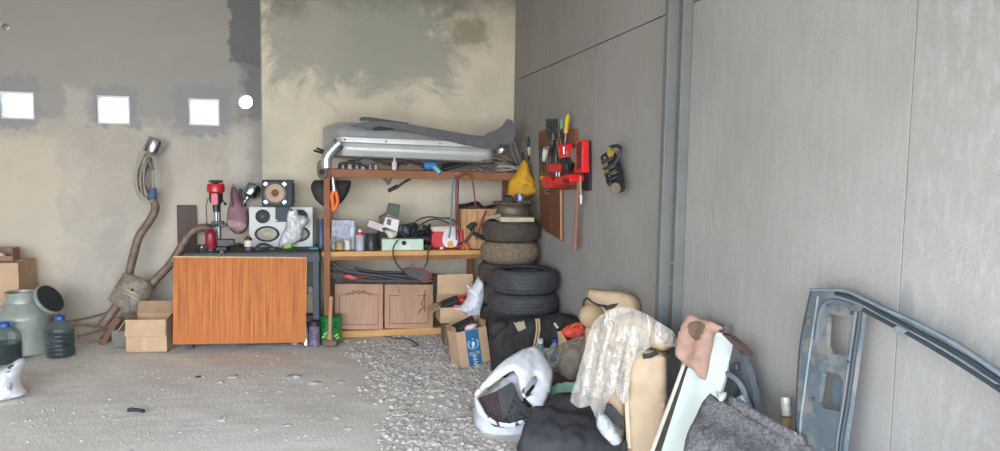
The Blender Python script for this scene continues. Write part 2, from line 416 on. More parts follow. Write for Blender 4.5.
# right part of the back wall stands 2 cm proud of the joint
jx = W(261.5, 100, 0).x
f = MB(); f.box(((jx+0)/2, -.012, CEIL/2-.1), (-jx, .024, CEIL+.2)); kind(f.build('trim_1', M_PL, bevel=.004), 'structure')
M_WG = glassy('window glass', (235, 245, 255), op=.12, rough=.3, spread=.05)
M_WF = mat('white window frame', (225, 228, 230), rough=.5)
for i, (x0, x1, z0, z1) in enumerate(wins):
    g = MB(); t = .02; y = .035
    for c, d in (((x0+x1)/2, y, z0+t/2), (x1-x0, .04, t)), (((x0+x1)/2, y, z1-t/2), (x1-x0, .04, t)), ((x0+t/2, y, (z0+z1)/2), (t, .04, z1-z0-2*t)), ((x1-t/2, y, (z0+z1)/2), (t, .04, z1-z0-2*t)): g.box(c, d)
    w = kind(g.build('window_%d' % (i+1), M_WF), 'structure')
    g = MB(); g.box(((x0+x1)/2, y, (z0+z1)/2), (x1-x0-2*t, .006, z1-z0-2*t)); g.build('glass_pane', M_WG, w)
# right wall of panels
seam_z = R(600, 43.5).z
cols = [.0, R(548, 120).y, R(594, 150).y, R(715, 150).y, R(904, 220).y, R(904, 220).y-1.12, -7.1, YF]
f = MB(); g = .008
for i in range(len(cols)-1):
    y0, y1 = cols[i], cols[i+1]
    for z0, z1 in ((-.3, seam_z), (seam_z, CEIL)):
        f.box((.03, (y0+y1)/2, (z0+z1)/2), (.06, y0-y1-g*.7, z1-z0-g))
f.box((.16, (YF+WT)/2, CEIL/2-.15), (.2, WT-YF, CEIL+.3))
kind(f.build('wall_right', M_PAN, bevel=.0008), 'structure')
# steel column in front of the panels
cy0, cy1 = R(663, 60, -.1).y, R(692, 60, 0).y
f = MB()
ym = (cy0+cy1)/2; wd = cy0-cy1
f.box((-.05, cy0-wd*.2, 1.9), (.1, wd*.4, 4.4))                  # rear limb stands further out
f.box((-.02, cy0-wd*.68, 1.9), (.04, wd*.58, 4.4))              # flat front limb
f.box((-.028, cy1+wd*.05, 1.9), (.056, wd*.08, 4.4))            # lip at its edge
kind(f.build('column', M_STEEL, bevel=.006), 'structure')
wp = MB()
for py in (265.5, 287.5):
    q = R(680, py, -.05); wp.box((-.021, cy0-wd*.68, q.z), (.044, wd*.56, .006))
wo = wp.build('trim_2', mat('weld bead', (150, 153, 153), rough=.5)); kind(wo, 'structure')
# the rest of the shell, behind and beside the camera
f = MB(); f.box((XL-.1, (YF)/2, CEIL/2), (.2, -YF+.6, CEIL+.4)); kind(f.build('wall_left', M_PL), 'structure')
f = MB(); f.box((XL/2, YF/2, CEIL+.1), (-XL+.6, -YF+.8, .2)); kind(f.build('ceiling', M_CEIL), 'structure')
ox0, ox1, oz = -6.9, -.12, 2.85
f = MB(); yb = YF-.1
f.box(((XL+ox0)/2, yb, CEIL/2), (ox0-XL, .2, CEIL)); f.box((ox1/2, yb, CEIL/2), (-ox1, .2, CEIL)); f.box(((ox0+ox1)/2, yb, (oz+CEIL)/2), (ox1-ox0, .2, CEIL-oz))
kind(f.build('wall_front', M_PL), 'structure')
# yard outside the open doorway
f = MB(); f.box((-3, -41.4, -.11), (80, 60, .2)); f.box((-3, 30.5, -.11), (80, 60, .2)); kind(f.build('ground', mat('pale yard ground', (178, 168, 152), rough=.95)), 'structure')
# ------------------------------------------------------------------ light: overcast-bright sky through the doorway and wall openings, low sun out in the yard
w = bpy.data.worlds.new('sky'); S.world = w; w.use_nodes = True; nt = w.node_tree; bg = nt.nodes['Background']
tc = nd(nt, 'ShaderNodeTexCoord'); sp = nd(nt, 'ShaderNodeSeparateXYZ'); nt.links.new(tc.outputs['Generated'], sp.inputs[0])
nt.links.new(mixc(nt, rng(nt, sp.outputs['Z'], 0, .6), (.87, .94, 1, 1), (.56, .76, 1, 1)), bg.inputs[0]); bg.inputs[1].default_value = 5.0
def portal(name, loc, rot, sx, sy):
    d = bpy.data.lights.new(name, 'AREA'); d.shape = 'RECTANGLE'; d.size = sx; d.size_y = sy; d.cycles.is_portal = True
    o = bpy.data.objects.new(name, d); COL.objects.link(o); o.location = loc; o.rotation_euler = rot; return o
portal('doorway_portal', ((ox0+ox1)/2, YF, oz/2), (PI/2, 0, 0), ox1-ox0, oz)
sd = bpy.data.lights.new('sun', 'SUN'); sd.energy = 4.4; sd.angle = .02; sd.color = (1, .93, .82)
so = bpy.data.objects.new('sun', sd); COL.objects.link(so); so.rotation_euler = (math.radians(17), 0, 0); so.location = (0, -14, 8)
S.view_settings.view_transform = 'Standard'; S.view_settings.look = 'None'; S.view_settings.gamma = 1; S.view_settings.use_curve_mapping = False
S.view_settings.exposure = 1.58
S.cycles.use_denoising = True
S.cycles.max_bounces = 10; S.cycles.diffuse_bounces = 5; S.cycles.transparent_max_bounces = 16
S.cycles.caustics_reflective = False; S.cycles.caustics_refractive = False
# ================================================================== MATERIALS FOR THINGS
M_CARD = mat('brown cardboard', (190, 158, 128), (176, 143, 113), rough=.85, sc=9, bump=.08, bsc=60)
M_CARDI = mat('inner cardboard', (170, 135, 106), rough=.9, sc=9)
M_ALU = mat('dull churn metal', (170, 172, 162), (138, 142, 134), rough=.45, metal=.3, sc=8, bump=.06)
M_DARKP = mat('dark plastic', (46, 47, 52), (34, 35, 39), rough=.5, sc=12, bump=.03)
M_BLK = mat('black rubber', (38, 37, 38), (52, 50, 48), rough=.75, sc=14, bump=.1, bsc=70)
M_BLUE = mat('blue cap plastic', (44, 84, 160), rough=.4)
M_WBAG = mat('white bag film', (214, 212, 214), (198, 197, 200), rough=.38, sc=7, bump=.15, bsc=14)
M_RUST = mat('rusty exhaust steel', (138, 118, 104), (98, 78, 66), rough=.6, metal=.25, sc=18, bump=.15)
M_MUF = mat('muffler steel', (186, 174, 156), (124, 104, 86), rough=.42, metal=.4, sc=14, bump=.12)
M_CHROME = mat('bright metal', (205, 207, 210), (180, 182, 186), rough=.22, metal=1, sc=5)
M_GALV = mat('dull bright metal', (176, 178, 182), (140, 142, 147), rough=.35, metal=.85, sc=12)
M_CABLE = mat('grey cable', (176, 170, 158), rough=.6)
M_DKWOOD = mat('dark stained board', (86, 68, 62), (70, 55, 50), rough=.65, sc=5, stretch=(8, 8, .6))
M_OLDW = mat('weathered wood', (132, 112, 92), (98, 80, 64), rough=.85, sc=6, stretch=(6, 6, 6), bump=.2)
M_VEN = mat('orange wood veneer', (196, 116, 46), (144, 70, 22), rough=.55, sc=9, stretch=(11, 1, .22), contrast=.36, detail=6, spec=.3)
M_VENE = mat('veneer edge', (206, 176, 136), rough=.7)
M_BENCH = mat('dark bench steel', (58, 64, 72), (44, 48, 54), rough=.5, sc=9)
M_BTOP = mat('dirty bench top', (92, 88, 82), (64, 60, 56), rough=.8, sc=12)
M_RED = mat('red paint', (190, 32, 44), (168, 24, 36), rough=.35, sc=6, coat=.3)
M_PINK = mat('dusty pink cloth', (168, 128, 134), (140, 102, 110), rough=.8, sc=9, bump=.15)
M_PINK2 = mat('light pink cloth', (208, 170, 172), rough=.7)
M_DKMET = mat('dark machine metal', (70, 70, 72), (48, 48, 50), rough=.45, metal=.5, sc=16)
M_SPK = mat('white carpet board', (216, 216, 212), (190, 190, 187), rough=.9, sc=120, bump=.15, bsc=120, contrast=.3)
M_SPKB = mat('speaker black', (40, 43, 50), (32, 34, 40), rough=.6, sc=20)
M_CONE = mat('kraft paper cone', (190, 160, 138), (172, 140, 118), rough=.8)
M_CONE2 = mat('brown dust cap', (120, 84, 62), rough=.7)
M_SILC = mat('silver cone', (150, 144, 130), rough=.5, metal=.2)
M_STONE = mat('grey stone', (172, 165, 157), (142, 134, 126), rough=.95, sc=14, bump=.3)
M_DIRT = mat('earth heap', (190, 172, 155), (156, 138, 122), rough=.95, sc=9, bump=.5, bsc=30)
M_CREAM = mat('cream plastic', (208, 190, 150), rough=.4)
def rotm(rx=0, ry=0, rz=0): return Matrix.Rotation(rz, 4, 'Z') @ Matrix.Rotation(ry, 4, 'Y') @ Matrix.Rotation(rx, 4, 'X')
# small general makers --------------------------------------------------
def open_box(name, label, loc, rz, w, d, h, flaps=(1, 1, 1, 1), cat='box', t=.005, ang=(2.2, 2.2, 2.0, 2.0), fl=None, m=None, tilt=None, group=None, height_fill=None):
    """cardboard carton: walls and bottom one shell, four flaps hinged at the rim (front, back, left, right; angle from upright)"""
    th = thing(name, label, cat, loc, rz, group, rot=tilt)
    m = m or M_CARD
    b = MB(); b.box((0, 0, t/2), (w, d, t))
    for sx in (-1, 1): b.box((sx*(w-t)/2, 0, h/2), (t, d, h))
    for sy in (-1, 1): b.box((0, sy*(d-t)/2, h/2), (w-2*t, t, h))
    b.build('carton_body', m, th, local=True)
    fl = fl or d/2*.9
    for k, (on, a) in enumerate(zip(flaps, ang)):
        if not on: continue
        q = MB(); L = fl if k < 2 else min(fl, w/2*.9)
        if k < 2:
            s = -1 if k == 0 else 1; dirv = V((0, s*math.sin(a), math.cos(a))); nn = V((0, s*math.cos(a), -math.sin(a)))*t/2; o = V((0, s*(d-t)/2, h)); e = V((w/2-.002, 0, 0))
        else:
            s = -1 if k == 2 else 1; dirv = V((s*math.sin(a), 0, math.cos(a))); nn = V((s*math.cos(a), 0, -math.sin(a)))*t/2; o = V((s*(w-t)/2, 0, h)); e = V((0, d/2-.002, 0))
        rings = []
        for i in range(5):
            u = i/4; c = o+dirv*L*u+V((0, 0, -.012*u*u)); rings.append([c-e-nn, c+e-nn, c+e+nn, c-e+nn])
        q.loft(rings); q.build('flap', M_CARDI if a < .8 else m, th, local=True)
    return th
def bottle(name, label, loc, r, h, body, capm, liquid=None, ribs=0, cat='bottle', neck=.28, capr=.35, fill=.7, group=None, shoulder=.25, handle=None):
    th = thing(name, label, cat, loc, 0, group)
    hb = h*(1-shoulder-.1); pr = [(0, 0), (r*.85, 0), (r, h*.03)]
    n = max(ribs*4, 6)
    for i in range(1, n): 
        z = h*.03+(hb-h*.03)*i/n; q = r*(1-.06*(1 if ribs and i % 4 in (0,) else 0)); pr.append((q, z))
    pr += [(r, hb), (r*.93, hb+h*shoulder*.4), (r*.62, hb+h*shoulder*.8), (r*neck, hb+h*shoulder), (r*neck, h*.94)]
    MB().lathe(pr, 28).build('bottle_body', body, th, local=True)
    if liquid:
        lq = [(q*.96 if z > 0 else q*.9, z+.003) for q, z in pr if z <= h*fill]; lq.append((lq[-1][0], h*fill)); lq.append((0, h*fill))
        MB().lathe(lq, 28).build('liquid', liquid, th, local=True)
    MB().lathe([(0, h*.9), (r*capr, h*.9), (r*capr, h*.985), (r*capr*.9, h), (0, h)], 20).build('bottle_cap', capm, th, local=True)
    if handle: handle(th)
    return th
def simple(name, label, cat, mb, m, at, group=None, **k):
    o = mb.build(name, m, None, at=at, **k); return tag(o, label, cat, group)
def can(name, label, loc, r, h, bodym, lidm, cat='can', rim=.003, group=None, lid=True, rot=None):
    th = thing(name, label, cat, loc, 0, group, rot=rot)
    MB().lathe([(0, 0), (r*.96, 0), (r+rim, .003), (r, .008), (r, h*.5), (r, h-.008), (r+rim, h-.003), (r*.97, h), (r*.94, h-.006), (0, h-.006)], 28).build('can_body', bodym, th, local=True)
    if lid: MB().lathe([(0, h-.006), (r*.8, h-.006), (r*.8, h+.002), (r*.7, h+.004), (0, h+.002)], 24).build('lid', lidm, th, local=True)
    return th
def blob_bag(name, label, m, loc, rings, cat='bag', wob=.03, sc=9, seed=0, sub=1, group=None, parent=None, n=16):
    """a limp bag: stacked uneven rings (cx, cy, z, rx, ry)"""
    b = MB(); rr = []
    for k, (cx, cy, z, rx, ry) in enumerate(rings):
        rr.append([V((cx+rx*math.cos(2*PI*j/n), cy+ry*math.sin(2*PI*j/n), z)) for j in range(n)])
    b.loft(rr); 
    bm = MB(); bm.v = [p.copy() for p in b.v]; bm.f = b.f
    for p in bm.v: p += noise.noise_vector(p*sc+V((seed, 0, seed)))*wob
    for p in bm.v: p.z = max(p.z, .002)
    if parent: return bm.build(name, m, parent, local=True, sub=sub, sharp=80)
    o = bm.build(name, m, None, local=True, sub=sub, sharp=80); o.location = loc; return tag(o, label, cat, group)

# ================================================================== FAR LEFT GROUP
p = F(24, 352); u = upx(p)
th = thing('milk_churn', 'dull aluminium milk churn with its dark-lined lid open, at the left edge', 'churn', p)
MB().lathe([(0, 0), (24*u, 0), (25*u, 1.5*u), (24.4*u, 3*u), (24.4*u, 34*u), (25*u, 36*u), (24.6*u, 38*u), (22*u, 42*u), (16*u, 49*u), (13.6*u, 51*u), (13.2*u, 57*u), (14.4*u, 59*u), (14.4*u, 61*u), (12.6*u, 61*u), (12*u, 50*u), (0, 48*u)], 40).build('churn_body', M_ALU, th, local=True)
for s in (-1, 1):
    MB().tube(smooth_pts([(s*15*u, -2*u, 48*u), (s*20*u, -3*u, 53*u), (s*23*u, -3*u, 47*u), (s*23.5*u, -2*u, 39*u)], 5), 1.1*u, 8).build('handle', M_ALU, th, local=True)
lid = MB()
A = rotm(0, math.radians(58), math.radians(-20)); A = Matrix.Translation((25*u, 1*u, 53*u)) @ A
lid.lathe([(0, 0), (15*u, 0), (16.5*u, 1*u), (16.5*u, 3*u), (15*u, 4*u), (13*u, 5*u), (0, 6*u)], 32, A @ rotm(PI)); lid.build('churn_lid', M_ALU, th, local=True)
lin_ = MB(); lin_.lathe([(0, -.2*u), (14.6*u, -.2*u), (15*u, .5*u), (0, 1.2*u)], 32, A); lin_.build('lid_gasket', M_DARKP, th, local=True)
MB().tube([(13*u, -4*u, 59*u), (18*u, -4*u, 50*u), (26*u, -4*u, 40*u)], [1.6*u, 2*u, 1.2*u], 8).build('hinge_arm', M_ALU, th, local=True)
# boxes behind the churn
b1 = W(18, 345, -.12); u = upx(b1)
th = thing('cardboard_box', 'large plain cardboard box behind the milk churn', 'box', V((b1.x-.12, -.24, .0)))
MB().box((0, 0, 40*u), (60*u, .36, 80*u)).build('carton_body', M_CARD, th, local=True, bevel=.004)
MB().box((0, -.001, 80.2*u), (60*u, .05, .5*u)).build('packing_tape', mat('brown tape', (178, 140, 104), rough=.3), th, local=True)
topz = 80.6*u; bx = b1.x-.12
th = thing('small_box', 'small open box with a crumpled white wrapper on top of the large cardboard box', 'box', V((bx+13*u, -.26, topz)))
b = MB(); w_, d_, h_ = 17*u, .14, 12*u
b.box((0, 0, .003), (w_, d_, .005)); b.box((-w_/2, 0, h_/2), (.004, d_, h_)); b.box((w_/2, 0, h_/2), (.004, d_, h_)); b.box((0, d_/2, h_/2), (w_, .004, h_)); b.box((0, -d_/2, h_*.2), (w_, .004, h_*.4))
b.build('carton_body', mat('reddish card', (150, 112, 92), rough=.8), th, local=True)
b = MB().ball((-.02, -.03, .04), (.035, .02, .035), 12); b.wob(.03, 30); b.build('wrapper', mat('pale wrapper', (205, 200, 192), rough=.5), th, local=True)
simple('folded_card', 'folded piece of brown card lying left on the large cardboard box', 'cardboard', MB().box((bx-12*u, -.25, topz+7*u), (22*u, .2, 13*u), rotm(0, .08)), mat('shaded card', (140, 106, 84), rough=.85), V((bx-12*u, -.25, topz)), bevel=.01)  # brown card toned down, its shade put into the colour
# water bottles
M_PET = glassy('smoky bottle plastic', (150, 165, 165), op=.1, rough=.1, spread=.05)
M_LIQ = mat('dark liquid', (16, 20, 22), rough=.1, sc=3)
def grip(u):
    def f(th): MB().tube(smooth_pts([(-7*u, 0, 35*u), (-5*u, 0, 40*u), (5*u, 0, 40*u), (7*u, 0, 35*u)], 4), .9*u, 8).build('carry_handle', M_BLUE, th, local=True)
    return f
p = F(61, 356); u = upx(p)
bottle('water_bottle', 'five litre ribbed bottle of dark liquid with blue cap, right of the milk churn', p, 12.5*u, 41*u, M_PET, M_BLUE, M_LIQ, ribs=6, fill=.62, shoulder=.22, handle=None)
p = F(6, 362); u = upx(p)
bottle('water_bottle', 'big bottle of dark liquid with blue handle, before the churn at the left edge', p, 14*u, 40*u, M_PET, M_BLUE, M_LIQ, ribs=0, fill=.5, shoulder=.26, handle=grip(u))
# bag bottom left
p = F(2, 400); u = upx(p)
th = thing('plastic_bag', 'crumpled white plastic bag on the floor at the left edge', 'bag', p)
PBL = PY(p.y+.05)
MB().trace(smooth_pts([(-22, 366), (-10, 370), (0, 369), (9, 365), (15, 361), (20, 358.5), (24, 359.5), (25, 364), (22.5, 371), (20, 378), (20, 384), (24, 389), (27, 393), (20, 396.5), (6, 399.5), (-15, 401), (-26, 396), (-28, 380)], 2, True), lambda a, b_, n: PBL(a, b_, n), .22, step=2.5, mode='puff', edge=12, jit=.035, seed=7).build('bag_body', M_WBAG, th, sharp=80)
for q in ([(12, 364), (17, 361.5), (20, 363), (16, 366)], [(10, 369), (15, 367), (15, 370), (11, 371.5)]):
    MB().trace(q, lambda a, b_, n: PBL(a, b_, n+.075), .02, step=2).build('opening_shade', M_DARKP, th)  # dark plates put in as the shade inside the openings
MB().trace([(9, 382), (15, 377), (18, 380), (17, 389), (9, 393)], lambda a, b_, n: PBL(a, b_, n+.09), .03, step=3, mode='puff', edge=3).build('grey_print', mat('grey print', (150, 152, 160), rough=.5), th, sharp=80)
MB().trace([(-2, 390), (6, 392), (8, 397), (-4, 398)], lambda a, b_, n: PBL(a, b_, n+.07), .03, step=3, mode='puff', edge=3).build('green_print', mat('faint green print', (170, 186, 140), rough=.5), th, sharp=80)
# ------------------------------------------------------------------ dirt and sticks at the foot of the wall
def heap(name, c0, c1, hgt, dy, m, seed=0):
    b = MB(); x0, x1 = c0.x, c1.x
    def fn(a, q):
        x = x0+(x1-x0)*a; y = -dy*(1-q); s_ = math.sin(PI*min(1, a*1.0))**.6*(q**1.3)
        z = hgt*s_*(1+.7*noise.noise(V((x*5, y*9, seed))))-.012+.02*noise.noise(V((x*22, y*22, seed)))*s_
        return V((x, y, z))
    b.sheet(fn, 60, 16); return b.build(name, m, None, at=V((x0, 0, 0)))
hp = heap('dirt_heap', W(40, 342, 0), W(180, 342, 0), .13, .42, M_DIRT); kind(hp, 'stuff'); tag(hp, 'low heap of earth and rubble along the foot of the plaster wall', 'dirt')
def stick(label, a, c, r, m, nm='stick', cat='stick', n=8, mid=None):
    pts = [a, c] if mid is None else smooth_pts([a, mid, c], 5)
    simple(nm, label, cat, MB().tube(pts, r, n), m, V(a))
stick('thin twig lying along the wall left of the muffler', W(66, 322, -.15), W(112, 311, -.1), .008, M_OLDW, mid=W(88, 318, -.13))
stick('long thin twig at the wall foot below the first twig', W(76, 337, -.3), W(118, 330, -.2), .007, M_OLDW, mid=W(98, 331, -.25))
simple('plank', 'weathered board leaning from the floor against the muffler', 'plank', MB().bar(F(103, 341), W(133, 308, -.28), .07, .022, up=(0, 1, .3)), M_OLDW, F(103, 341), bevel=.003)
simple('plank', 'short rusty-brown slat leaning beside the longer weathered board', 'plank', MB().bar(F(101, 345), W(119, 318, -.38), .045, .02, up=(0, 1, .3)), mat('brown slat', (140, 100, 72), (110, 80, 58), rough=.85), F(101, 345), bevel=.003)
simple('green_block', 'grey-green block on the floor between the boards and the open carton', 'block', MB().box(F(119, 348)+V((0, .06, .075)), (.12, .12, .15)).wob(.012, 12), mat('grey green block', (128, 124, 112), rough=.85, bump=.2), F(119, 348), bevel=.01)
# ------------------------------------------------------------------ exhaust with muffler
P0 = Pl.three(W(130, 320, -.34), W(150, 320, -.34), W(155, 145, -.06))
th = thing('exhaust_pipe', 'rusty car exhaust with ribbed muffler leaning on the plaster wall', 'exhaust', F(128, 330))
u = upx(P0(130, 290))
pp = [P0(*q, .02) for q in ((152, 153), (146, 164), (141, 179), (144, 190), (152, 199), (156, 208), (151, 220), (140, 236), (135, 252), (131, 268), (129, 279))]
MB().tube(smooth_pts(pp, 4), 4.0*u, 12).build('front_pipe', M_RUST, th)
MB().tube(smooth_pts([P0(*q, .03) for q in ((148, 292), (156, 280), (168, 268), (178, 254), (186, 240), (194, 231), (204, 228), (212, 228))], 4), 4.2*u, 12).build('tail_pipe', M_RUST, th)
# muffler: flattened ribbed drum along its own axis
a, c = P0(126, 307, .06), P0(142, 279, .06); ax = (c-a).normalized(); side = V((ax.z, 0, -ax.x)); side = (side-ax*side.dot(ax)).normalized(); nr = ax.cross(side)
L = (c-a).length*1.02; rings = []; K = 44
for i in range(K+1):
    t = i/K; s_ = min(1, min(t, 1-t)/.07); s_ = .55+.45*math.sqrt(s_); rib = 1+.055*math.cos(t*2*PI*9)
    ce = a-ax*L*.05+ax*L*1.05*t
    rings.append([ce+side*math.copysign(abs(math.cos(q))**.75, math.cos(q))*16.5*u*s_*rib+nr*math.copysign(abs(math.sin(q))**.85, math.sin(q))*9.5*u*s_*rib for q in [2*PI*j/28 for j in range(28)]])
mf = MB().loft(rings); mo = mf.build('muffler', M_MUF, th)
q = a+(c-a)*.62-nr*9.6*u*(1 if nr.y > 0 else -1)
MB().ball(q, (1.6*u, .6*u, 1.6*u), 10).build('drain_plug', M_DARKP, mo)
MB().bar(P0(131, 312, .14), P0(131, 295, .14), 5*u, .01, up=(0, 1, 0)).build('heat_shield', mat('grey bracket', (110, 104, 98), rough=.6, metal=.3), th)
MB().tube([P0(118, 306, .04), P0(110, 318, .06), P0(104, 326, .08)], [4.6*u, 4.2*u, 4.4*u], 12).build('inlet_pipe', M_RUST, th)
# tin can and cable hank on the top of the pipe
p = P0(152, 154, .05); u = upx(p)
th = thing('tin_can', 'shiny tin can upended over the top of the leaning exhaust pipe', 'can', p, rot=(0, math.radians(24), 0))
MB().lathe([(0, 0), (7.6*u, 0), (8.2*u, .7*u), (7.8*u, 1.5*u), (7.8*u, 14*u), (8.2*u, 14.6*u), (7.6*u, 15.2*u), (0, 15*u)], 28).build('can_body', M_CHROME, th, local=True)
b = MB(); 
for k in range(5):
    w_ = 6+2.6*k; ph = 1.3*k
    pts = [P0(150+ (w_*.75)*math.sin(2*PI*j/20)+1.5*math.sin(ph), 179+(20+1.8*k)*math.cos(2*PI*j/20)+3*math.cos(ph*2), .06+.004*k) for j in range(20)]
    b.tube(pts, .55*u, 6, closed=True)
th = thing('cable_hank', 'hank of grey cable with a blue plug hung on the exhaust pipe', 'cable', P0(150, 200, .07))
b.build('cable_loops', M_CABLE, th)
MB().tube([P0(155, 190, .09), P0(155, 200, .09)], [3.2*u, 4.2*u], 12).build('plug', mat('blue grey plug', (78, 96, 132), rough=.45), th)
MB().tube([P0(152, 165, .09), P0(155.5, 172, .1)], [1.3*u, 1.3*u], 8).build('cable_tie', M_CHROME, th)
# dark board on the wall behind the pipe
a, c = W(177, 205, -.02), W(197.5, 258, -.02)
simple('dark_board', 'narrow dark brown board upright against the wall behind the workbench', 'board', MB().box(((a.x+c.x)/2, -.03, (.0+a.z)/2), (c.x-a.x, .018, a.z)), M_DKWOOD, V(((a.x+c.x)/2, -.03, 0)), bevel=.002)
# open carton
p = F(149, 353); u = upx(p)
bx_ = open_box('open_carton', 'open cardboard carton on the floor left of the veneered board', p+V((-.01, .15, 0)), math.radians(-7), 39*u, 30*u, 33*u, flaps=(1, 1, 1, 1), ang=(2.9, .35, 2.5, .7), fl=15*u)
MB().box((-2*u, -15.1*u, 9*u), (5*u, .002, 14*u)).build('tape_scrap', mat('torn tape', (206, 178, 148), rough=.3), bx_, local=True)
# ================================================================== WORKBENCH
zb = W(240, 254, -.72).z
fl_, fr_ = W(184, 252, -.72), W(319.5, 252, -.72)
th = thing('workbench', 'dark steel workbench behind the leaning orange veneer board', 'workbench', V(((fl_.x+fr_.x)/2, -.4, 0)))
cxb = (fl_.x+fr_.x)/2; wb = fr_.x-fl_.x
MB().box((cxb, -.40, zb-.004), (wb, .66, .03)).build('bench_top', M_BTOP, th, bevel=.003)
b = MB(); b.box((cxb, -.725, zb-.035), (wb, .03, .075)); b.box((cxb, -.08, zb-.035), (wb, .03, .075)); b.box((fl_.x+.02, -.4, zb-.035), (.04, .62, .075)); b.box((fr_.x-.02, -.4, zb-.035), (.04, .62, .075))
b.build('apron', M_BENCH, th, bevel=.003)
for x in (fl_.x+.03, fr_.x-.03):
    for y in (-.71, -.1): MB().box((x, y, (zb-.07)/2), (.055, .055, zb-.07)).build('leg', M_BENCH, th, bevel=.004)
MB().box((cxb, -.4, .22), (wb-.12, .58, .025)).build('lower_shelf', M_BTOP, th)
# veneered board leaning on the bench front
a, c, d_ = F(173, 344.5), F(305.5, 342.5), W(306.5, 258.5, -.755)
e = W(173.5, 257.5, -.755); yb0 = -.86
a = W(173, 344.5, yb0); c = W(305.5, 342.5, yb0); a.z = max(a.z, .0); c.z = max(c.z, .0)
b = MB(); n_ = (c-a).cross(e-a).normalized()*.009
b.add([a-n_, c-n_, d_-n_, e-n_, a+n_, c+n_, d_+n_, e+n_], [(0, 1, 2, 3), (7, 6, 5, 4), (0, 4, 5, 1), (1, 5, 6, 2), (2, 6, 7, 3), (3, 7, 4, 0)])
th = thing('veneer_board', 'large orange wood-veneer board leaning on the workbench front', 'board', (a+c)/2)
b.build('board_panel', M_VEN, th, bevel=.002)
b = MB(); b.bar(e+V((0, 0, .002)), d_+V((0, 0, .002)), .02, .004, up=(0, 1, 0)); b.bar(d_+V((.001, 0, 0)), c+V((.001, 0, 0)), .02, .003, up=(1, 0, 0)); b.build('edge_band', M_VENE, th)
# ------------------------------------------------------------------ things on the bench
ZT = zb+.012
def onb(px, Y, z=None):                  # bench-top point under photo column px at depth Y
    q = W(px, 250, Y); return V((q.x, Y, ZT if z is None else z))
# pillar drill
p = onb(217, -.5); u = upx(p)
th = thing('bench_drill', 'small pillar drill with red motor standing on the workbench', 'drill', p)
MB().box((0, 0, 2*u), (22*u, 26*u, 4*u)).build('base_plate', M_DKMET, th, local=True, bevel=.004)
MB().lathe([(0, 4*u), (2.6*u, 4*u), (2.3*u, 62*u), (0, 62*u)], 16, Matrix.Translation((1*u, 6*u, 0))).build('pillar', M_GALV, th, local=True)
MB().lathe([(0, 38*u), (3.2*u, 38*u), (3.4*u, 45*u), (5.5*u, 47*u), (6.5*u, 50*u), (6.5*u, 58*u), (0, 58*u)], 20).build('head_casting', M_DKMET, th, local=True)
MB().lathe([(0, 57*u), (7*u, 57*u), (8.3*u, 58.5*u), (8.3*u, 64*u), (7.4*u, 66*u), (0, 66.5*u)], 24).build('motor', M_RED, th, local=True)
MB().lathe([(0, 66*u), (6.6*u, 67.5*u), (6.8*u, 69*u), (3*u, 69.6*u), (0, 69.6*u)], 24).build('motor_cap', M_DARKP, th, local=True)
MB().box((-.5*u, -6.6*u, 51*u), (6*u, 1.2*u, 11*u)).build('name_plate', mat('red white plate', (210, 70, 84), rough=.35), th, local=True, bevel=.001)
MB().tube([(0, 0, 38*u), (0, 0, 30*u), (0, 0, 22*u)], [2*u, 1.7*u, 1.2*u], 12).build('chuck', M_GALV, th, local=True)
b = MB(); b.tube([(-7*u, -1*u, 52*u), (-9*u, -3*u, 45*u), (-8.5*u, -3*u, 25*u)], .5*u, 6); b.tube([(6*u, -1*u, 50*u), (9*u, -3*u, 46*u)], .8*u, 8); b.ball((9*u, -3*u, 46*u), 1.6*u, 8); b.build('feed_lever', M_DKMET, th, local=True)
b = MB(); b.box((1*u, 2*u, 26*u), (11*u, 9*u, 5*u)); b.box((6*u, -3*u, 25*u), (9*u, 5*u, 3*u)); b.build('bracket', M_DKMET, th, local=True, bevel=.004)
b = MB(); b.box((8*u, -8*u, 8*u), (12*u, 7*u, 7*u)); b.box((15*u, -8*u, 9*u), (5*u, 8*u, 5*u)); b.tube([(14*u, -12*u, 6*u), (24*u, -10*u, 7*u)], 1.2*u, 8); b.build('vice', M_DKMET, th, local=True, bevel=.004)
p = onb(211, -.6); u = upx(p)
th = thing('red_canister', 'dark red metal canister on the bench in front of the drill pillar', 'canister', p)
MB().lathe([(0, 3*u), (4.6*u, 3*u), (5.4*u, 4.5*u), (5.5*u, 17*u), (4.8*u, 20*u), (2.5*u, 22*u), (0, 22*u)], 24).build('canister_body', mat('dark red paint', (150, 34, 42), (128, 28, 36), rough=.35, sc=8), th, local=True)
MB().lathe([(0, 0), (5.2*u, 0), (5.2*u, 3*u), (0, 3*u)], 24).build('foot_ring', M_DKMET, th, local=True)
b = MB(); b.tube([(0, 0, 22*u), (0, 0, 25*u)], 1.3*u, 10); b.tube([(-3*u, 0, 25*u), (5*u, 0, 26*u)], .9*u, 8); b.build('valve', M_DKMET, th, local=True)
simple('pliers', 'dark pliers lying at the front edge of the bench below the drill', 'pliers', MB().tube([onb(217, -.72)+V((0, 0, .03)), onb(222, -.74)+V((0, 0, .02)), onb(224, -.76)+V((0, 0, -.02))], [.006, .012, .005], 8).tube([onb(222, -.74)+V((0, 0, .02)), onb(218, -.76)+V((0, 0, -.03))], [.012, .005], 8), mat('rusty grey tool', (120, 108, 96), rough=.5, metal=.4), onb(220, -.74))
